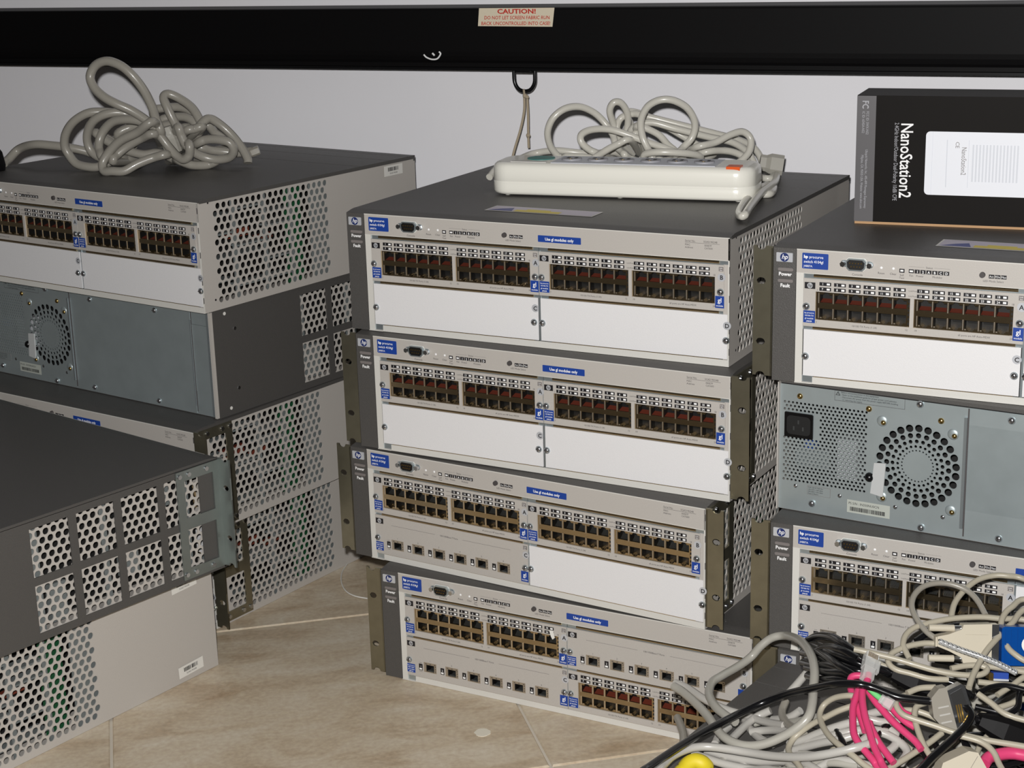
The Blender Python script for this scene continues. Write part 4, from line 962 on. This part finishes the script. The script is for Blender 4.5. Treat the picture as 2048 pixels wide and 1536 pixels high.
for p_, l_ in (
 ([(440, 980), (370, 975), (270, 992), (190, 1042), (155, 1115), (172, 1200), (230, 1290), (320, 1370), (430, 1455), (540, 1540)], 2.6),
 ([(420, 1050), (300, 1092), (200, 1142), (100, 1192), (0, 1262), (-60, 1320), (-90, 1390), (-60, 1460), (0, 1530)], 2.2),
 ([(420, 615), (500, 632), (600, 655), (750, 692), (900, 738), (1050, 780), (1200, 808), (1350, 818), (1430, 800), (1450, 765), (1400, 740)], 3.2),
 ([(1070, 572), (950, 570), (810, 600), (710, 650), (685, 715), (740, 770), (850, 802), (1000, 842), (1150, 850)], 2.4),
 ([(850, 690), (815, 620), (800, 570), (825, 500), (900, 442), (1050, 400), (1200, 375), (1400, 365), (1560, 378), (1800, 400)], 2.6),
 ([(1170, 380), (1198, 262), (1270, 162), (1370, 82), (1480, 47), (1600, 45), (1800, 95)], 2.2),
 ([(1800, 235), (1640, 290), (1572, 370), (1562, 470), (1600, 580), (1665, 652), (1800, 730)], 3.6),
 ([(1800, 300), (1640, 418), (1540, 520), (1450, 622), (1390, 722), (1340, 822), (1310, 915)], 4.2),
 ([(830, 955), (930, 917), (1050, 910)], 3),
 ([(740, 985), (750, 1060), (800, 1122), (900, 1162), (1050, 1210), (1200, 1262), (1350, 1300), (1500, 1330), (1800, 1380)], 3.2),
 ([(990, 1025), (905, 1060), (890, 1150), (920, 1260), (962, 1360), (1020, 1460)], 2.6),
 ([(1380, 960), (1480, 1030), (1600, 1120), (1800, 1180)], 2.8),
 ([(1240, 1285), (1400, 1332), (1500, 1412), (1570, 1550)], 3.4),
 ([(680, 1545), (850, 1442), (1000, 1342), (1100, 1265)], 2.0),
 ([(1380, 868), (1600, 892), (1800, 905)], 1.4), ([(1800, 815), (1640, 900), (1530, 970)], 2.2), ([(1170, 765), (1300, 742), (1450, 746), (1800, 800)], 2.4),
 ([(1380, 1140), (1480, 1090), (1600, 1050), (1800, 990)], .8), ([(740, 1090), (880, 1090), (1010, 1130), (1120, 1190)], 1.2), ([(560, 690), (640, 740), (720, 770)], 1.0)):
    cable('serial_cable', BEIGE.pop(0), 'cable', GB, K2, p_, l_, rb_, 'beige_cord')
cable('serial_cable', 'grey-beige cable ending in a clear braided sleeve across the beige connector', 'cable', None, K2, [(1440, 350), (1380, 242), (1300, 162), (1180, 112), (1060, 102), (955, 130), (885, 200), (868, 290), (912, 390), (985, 482), (1090, 555)], 2.8, rb_, 'dim_cord')
o = cable('braided_cable', 'clear cable with shiny twisted wires crossing the beige connector', 'cable', None, K2, [(1080, 552), (1250, 620), (1400, 672), (1550, 732), (1680, 800)], 4.4, .0026, 'clear_plastic')
P_ = heap(K2, [(1080, 552), (1250, 620), (1400, 672), (1550, 732), (1680, 800)], 4.4); P_ = catmull(P_, 12); b = MB()
for ph in (0, 2.1, 4.2): b.tube([q + Vector((0, math.cos(i * .9 + ph), math.sin(i * .9 + ph))) * .0018 - o.location for i, q in enumerate(P_)], .0010, 'chrome', 5, 2)
b.build('twisted_wires', o)
# pink
for p_, l_, lb_ in (([(860, 335), (700, 338), (655, 395), (660, 500), (700, 640), (750, 760), (800, 900), (850, 1060)], 2.2, 'pink patch cable folded over tightly beside the clear upright plug'), ([(760, 520), (720, 640), (690, 760), (688, 950), (702, 1090), (762, 1212), (862, 1330), (962, 1450), (1050, 1570)], 2.9, 'pink patch cable bowing out nearest to the beige open loop'),
 ([(900, 940), (930, 1020), (1010, 1180), (1100, 1312), (1220, 1470)], 2.9, 'short visible stretch of pink patch cable running under its neighbour'), ([(860, 480), (880, 520), (970, 660), (1080, 790), (1200, 922), (1330, 1042), (1500, 1190), (1580, 1300)], 2.8, 'pink patch cable beside the green and white plug boot'), ([(960, 500), (1010, 530), (1130, 600), (1230, 670), (1330, 800), (1440, 860)], 2.2, 'pink patch cable curving under the beige hook of cable'), ([(1100, 680), (1180, 740), (1350, 912), (1500, 1010)], 2.0, 'pink patch cable half hidden between two other pink cables')):
    cable('patch_cable', lb_, 'patch cable', GC, K5, p_, l_, rc, 'pink_cord')
pk = empty('patch_cable', heap(K5, [(890, 300)], 3.4)[0] - Vector((0, 0, .1))); tag(pk, 'bright pink patch cable ending in a clear plug that stands upright', 'patch cable')
P_ = heap(K5, [(895, 310), (880, 390), (820, 500), (812, 650), (842, 850), (900, 1050), (960, 1250), (1040, 1420), (1110, 1560)], 3.6); pk.location = P_[-1]
b = MB(); b.tube([q - pk.location for q in P_], rc, 'pink_cord', 9); b.build('cord', pk)
A_, B_ = heap(K5, [(865, 385), (930, 70)], 3.6); d_ = (B_ - A_).normalized(); s_ = d_.cross(FW).normalized(); t_ = s_.cross(d_)
M_ = Matrix((s_, t_, d_)).transposed().to_4x4(); M_.translation = A_ - pk.location
b = MB(); L_ = (B_ - A_).length; b.box(-.0056, .0056, -.004, .004, L_ * .45, L_, 'clear_plastic', M_); b.box(-.0050, .0050, -.0034, .0034, 0, L_ * .45, 'clear_plastic', M_)
b.box(-.0085, -.0062, -.002, .002, L_ * .40, L_ * .85, 'clear_plastic', M_)
for k in range(8): b.box(-.0042 + k * .0011, -.0037 + k * .0011, -.0044, -.0040, L_ * .80, L_ * .98, 'gold', M_)
b.build('plug', pk)
pk = cable('patch_cable', 'bright pink patch cable lying at the right end of the heap', 'patch cable', None, K6, [(940, 1480), (1000, 1400), (1120, 1362), (1300, 1345), (1520, 1380)], 2.4, .0050, 'pink_cord')
P_ = heap(K5, [(905, 505), (985, 580), (1050, 632)], 4.0); Q_ = heap(K5, [(1050, 632), (1130, 690), (1205, 725)], 4.0)
wt = empty('patch_plug', P_[0]); tag(wt, 'loose patch plug with a green and white boot among the pink cables', 'plug')
b = MB(); b.tube([q - P_[0] for q in P_], .0026, 'green_plastic', 8); b.build('boot', wt); b = MB(); plug_body(b, Q_[0] - P_[0], Q_[2] - Q_[0], Vector((0, -1, .4)), (Q_[2] - Q_[0]).length, .0095, .007, 'clear_plastic', .8); b.build('connector', wt)
# serial connector (beige hood, two thumbscrews) plugged into a blue adapter
def frame_at(fn, c, lay, axis):
    P0 = heap(fn, [c], lay)[0]; P1 = P0 + RT * axis[0] + UP * axis[1]
    X = (P1 - P0).normalized(); Yv = (FW - X * FW.dot(X)).normalized(); Zv = X.cross(Yv)
    m_ = Matrix((X, Yv, Zv)).transposed().to_4x4(); m_.translation = P0; return m_
def px_m(n, lay_y): return n * lay_y / F_PX      # pixels to metres at that depth
M_ = frame_at(K7, (740, 1150), 3.2, (1, -.02)); yk = M_.translation.y / math.cos(R(22)); k = .13023 * yk / F_PX
ad = empty('serial_connector', M_.translation); ad.rotation_euler = M_.to_euler(); tag(ad, 'beige serial connector hood with two thumbscrews on the cable heap', 'connector')
b = MB(); pts = [(-.38, -.09), (-.2, -.16), (0, -.26), (0.02, -.34), (.46, -.36), (.46, .27), (.02, .25), (0, .18), (-.2, .10), (-.38, .06)]
b.prism([(x * 1000 * k, z * 1000 * k) for x, z in pts], -.006, .006, 'beige_plastic'); b.box(.05 * 1000 * k, .40 * 1000 * k, -.0064, -.006, .10 * 1000 * k, .103 * 1000 * k, 'beige_cord'); b.build('hood', ad)
for i in range(5): b = MB(); x_ = (-.40 + i * .045) * 1000 * k; b.box(x_, x_ + .022 * 1000 * k, -.0045, .0045, -.10 * 1000 * k, .05 * 1000 * k, 'beige_plastic'); b.build('strain_relief', ad)
for z_ in (.18, -.29):
    b = MB(); b.cyl((-.49 * 1000 * k, 0, z_ * 1000 * k), (-.10 * 1000 * k, 0, z_ * 1000 * k), .055 * 1000 * k, .055 * 1000 * k, 'beige_plastic', 12); b.cyl((-.10 * 1000 * k, 0, z_ * 1000 * k), (0.03 * 1000 * k, 0, z_ * 1000 * k), .045 * 1000 * k, .045 * 1000 * k, 'chrome', 12); b.build('thumbscrew', ad)
b = MB(); b.box(.46 * 1000 * k, .57 * 1000 * k, -.0058, .0058, -.31 * 1000 * k, .26 * 1000 * k, 'chrome'); b.build('metal_flange', ad)
ba = empty('serial_adapter', M_ @ Vector((.60 * 1000 * k, 0, 0))); ba.rotation_euler = M_.to_euler(); tag(ba, 'translucent blue adapter with a round white sticker', 'adapter')
b = MB(); b.rrect(0, .55 * 1000 * k, -.36 * 1000 * k, .24 * 1000 * k, .05 * 1000 * k, -.0085, .0085, 'blue_plastic', 3)
for x_ in (.05, .14, .24, .34): b.box(x_ * 1000 * k, (x_ + .02) * 1000 * k, -.0091, -.0085, -.32 * 1000 * k, .20 * 1000 * k, 'blue_plastic')
b.build('housing', ba); b = MB(); b.disc(.43 * 1000 * k, -.03 * 1000 * k, .13 * 1000 * k, -.0094, 'label_paper', 24); b.text('R S', .43 * 1000 * k, -.06 * 1000 * k, .07 * 1000 * k, -.0096, 'pink_cord', 'C'); b.build('round_sticker', ba)
# second connector: open D-shell with gold pins
M_ = frame_at(K6, (480, 760), 3.8, (.96, .20)); k = .15364 * M_.translation.y / math.cos(R(25)) / F_PX * 1000
dc = empty('printer_connector', M_.translation); dc.rotation_euler = M_.to_euler(); tag(dc, 'grey connector with a bare metal shell and gold pins under the black cord', 'connector')
b = MB(); b.prism([(x * k, z * k) for x, z in ((-.22, .20), (-.10, .30), (0, .30), (.03, -.27), (-.14, -.22), (-.24, -.05))], -.007, .007, 'dim_cord'); b.build('hood', dc)
for z_ in (.05, -.05, -.15): b = MB(); b.box(-.16 * k, -.02 * k, -.0076, -.007, z_ * k, (z_ + .02) * k, 'pale_cord'); b.build('grip_rib', dc)
b = MB(); b.prism([(x * k, z * k) for x, z in ((0, .25), (.20, .30), (.24, .26), (.28, -.24), (.07, -.28), (.03, -.25))], -.0062, .0062, 'chrome'); b.prism([(x * k, z * k) for x, z in ((.03, .20), (.19, .25), (.25, -.21), (.08, -.24))], -.0066, -.0061, 'jack_black'); b.build('metal_shell', dc)
for i in range(3): b = MB(); b.box((.07 + i * .03) * k, (.085 + i * .03) * k, -.0072, -.0066, -.18 * k, .05 * k, 'gold'); b.build('pin', dc)
# big beige hood at the bottom of the frame
M_ = frame_at(K6, (640, 1480), 2.2, (.85, -.5)); k = .15364 * M_.translation.y / math.cos(R(27)) / F_PX * 1000
hd = empty('cable_hood', M_.translation); hd.rotation_euler = M_.to_euler(); tag(hd, 'large beige connector hood lying low in the cable heap', 'connector')
b = MB(); b.prism([(x * k, z * k) for x, z in ((-.26, -.10), (-.05, .20), (.06, .24), (.30, .10), (.34, -.30), (-.20, -.36))], -.010, .010, 'beige_plastic'); b.build('hood', hd)
b = MB(); b.box(.075 * k, .08 * k, -.0105, -.010, -.32 * k, .20 * k, 'dim_cord'); b.build('seam', hd)
# small blue monitor plug and yellow strap
M_ = frame_at(K6, (1140, 335), 1.2, (1, -.05)); k = .15364 * M_.translation.y / math.cos(R(24)) / F_PX * 1000
vg = empty('monitor_plug', M_.translation); vg.rotation_euler = M_.to_euler(); tag(vg, 'small blue monitor plug with a metal shell below the blue adapter', 'plug')
b = MB(); b.rrect(-.10 * k, .10 * k, -.03 * k, .05 * k, .01 * k, -.004, .004, 'blue_label'); b.build('insert', vg); b = MB(); b.rrect(-.16 * k, -.10 * k, -.05 * k, .04 * k, .01 * k, -.005, .005, 'brass'); b.rrect(-.10 * k, .10 * k, -.055 * k, -.03 * k, .005 * k, -.005, .005, 'silver'); b.build('metal_shell', vg)
P_ = [onz(*K8(x_, y_), .1335 + .0075 + z_) for x_, y_, z_ in ((150, 1640, 0), (220, 1560, .002), (300, 1470, .008), (400, 1430, .011), (500, 1460, .010), (560, 1520, .006), (540, 1600, .002))]
b = MB(); b.tube([q - P_[0] for q in P_], .0070, 'yellow_plastic', 10); o = b.build('cable_strap'); o.location = P_[0]; tag(o, 'yellow rubbery strap at the front of the cable heap', 'strap')
# black plug bodies in the heap
for c_, ax, nm in (((880, 850), (.95, -.3), 'black moulded plug lying behind the pink cables'), ((1560, 1230), (.9, -.35), 'black moulded plug at the right end of the cable heap')):
    M_ = frame_at(K2, c_, .6, ax); pl = empty('moulded_plug', M_.translation); pl.rotation_euler = M_.to_euler(); tag(pl, nm, 'plug')
    b = MB(); plug_body(b, Vector((-.02, 0, 0)), Vector((1, 0, 0)), Vector((0, 0, 1)), .046, .026, .022, 'black_plastic', .5); b.build('body', pl); b = MB(); b.tube([(-.05, 0, .004), (-.035, 0, 0), (-.018, 0, 0)], .0036, 'black_cord', 8); b.build('strain_relief', pl)
# cables deeper in the heap
rnd = random.Random(11); made = 0; tries = 0
while made < 46 and tries < 4000:
    tries += 1
    cx, cy = rnd.uniform(.24, .60), rnd.uniform(1.10, 1.40); zs = .172 + (cy - 1.22) * .50; 
    if zs < .150: zs = .150
    z0 = rnd.uniform(.1335 + .006, max(.145, zs - .006)); ra, rb2 = rnd.uniform(.03, .10), rnd.uniform(.02, .05); t0 = rnd.uniform(0, 6.28); sp = rnd.uniform(2.2, 5.5); tl = rnd.uniform(0, 3.14)
    pts = []
    ok = True
    for i in range(9):
        t = t0 + sp * i / 8; x_, y_ = ra * math.cos(t), rb2 * math.sin(t)
        q = Vector((cx + x_ * math.cos(tl) - y_ * math.sin(tl), cy + x_ * math.sin(tl) + y_ * math.cos(tl), 0))
        zt = .172 + (q.y - 1.22) * .50; q.z = min(max(zt - .008, .1335 + .0045), z0 + .012 * math.sin(t * 1.3)); q.z = max(q.z, .1335 + .0045)
        u, v = proj(q)
        front = 1.549 - (q.x - .249) * .53 - .012
        ly = 1536 - (u - 1240) * .339 + 22
        if q.y > front or (v < ly and u < 1700) or u < 1330 or v < 1225: ok = False; break
        pts.append(q)
    if not ok: continue
    kind = rnd.choice(('p', 'p', 'b', 'b', 'k', 'k'))
    nm, lb, ct, gr, rr, mn = {'p': ('power_cable', LP, 'power cord', GP, rp, 'grey_cord'), 'b': ('serial_cable', LB, 'cable', GB, rb_, 'beige_cord'), 'k': ('thin_cable', LK, 'cable', GK, .0032, 'black_cord')}[kind]
    b = MB(); base = pts[0].copy(); base.z = min(q.z for q in pts) - rr; b.tube([q - base for q in pts], rr, mn, 8); o = b.build(nm); o.location = base; tag(o, lb, ct, gr); made += 1
# ------------------------------------------------------------------ specks on the floor
def spot(u, v, ru, rv, name, label):
    c = onz(u, v, .0004); b = MB(); n = 18; b.add([(ru * math.cos(2 * math.pi * i / n) * (1 + .1 * math.sin(i * 2.3)), rv * math.sin(2 * math.pi * i / n), .0003) for i in range(n)] + [(ru * math.cos(2 * math.pi * i / n) * (1 + .1 * math.sin(i * 2.3)), rv * math.sin(2 * math.pi * i / n), -.0003) for i in range(n)], [tuple(range(n))] + [(i, (i + 1) % n, n + (i + 1) % n, n + i) for i in range(n)], 'paint_spot')
    o = b.build(name); o.location = c; tag(o, label, 'paint spot')
spot(965, 1465, .0085, .009, 'paint_spot', 'round white paint spot on the floor tiles before the middle stack')
b = MB(); pts = [onz(u, v, .0022) for u, v in ((694, 1128), (684, 1145), (683, 1165), (692, 1182), (710, 1192), (735, 1197))]
b.tube([q - pts[0] for q in pts], .0009, 'label_paper', 6); o = b.build('plastic_strand'); o.location = pts[0]; tag(o, 'thin clear plastic strand curled on the tiles by the left stack', 'strand')

# torn scrap of white tape over a port of the floor switch
a = R(-28.69); ex = Vector((math.cos(a), math.sin(a), 0)); ey = Vector((-math.sin(a), math.cos(a), 0))
q = Vector((-.1542, 1.7858, 0)) + ex * .2165 - ey * .0014; q.z = .0925
b = MB(); b.prism([(-.0030, .0042), (.0016, .0046), (.0040, -.0030), (.0016, -.0052), (-.0006, -.0022)], -.0003, .0003, 'label_paper')
o = b.build('tape_scrap'); o.location = q; o.rotation_euler = (R(-8), 0, a); tag(o, 'torn scrap of white tape stuck over a port of the floor switch', 'tape scrap')
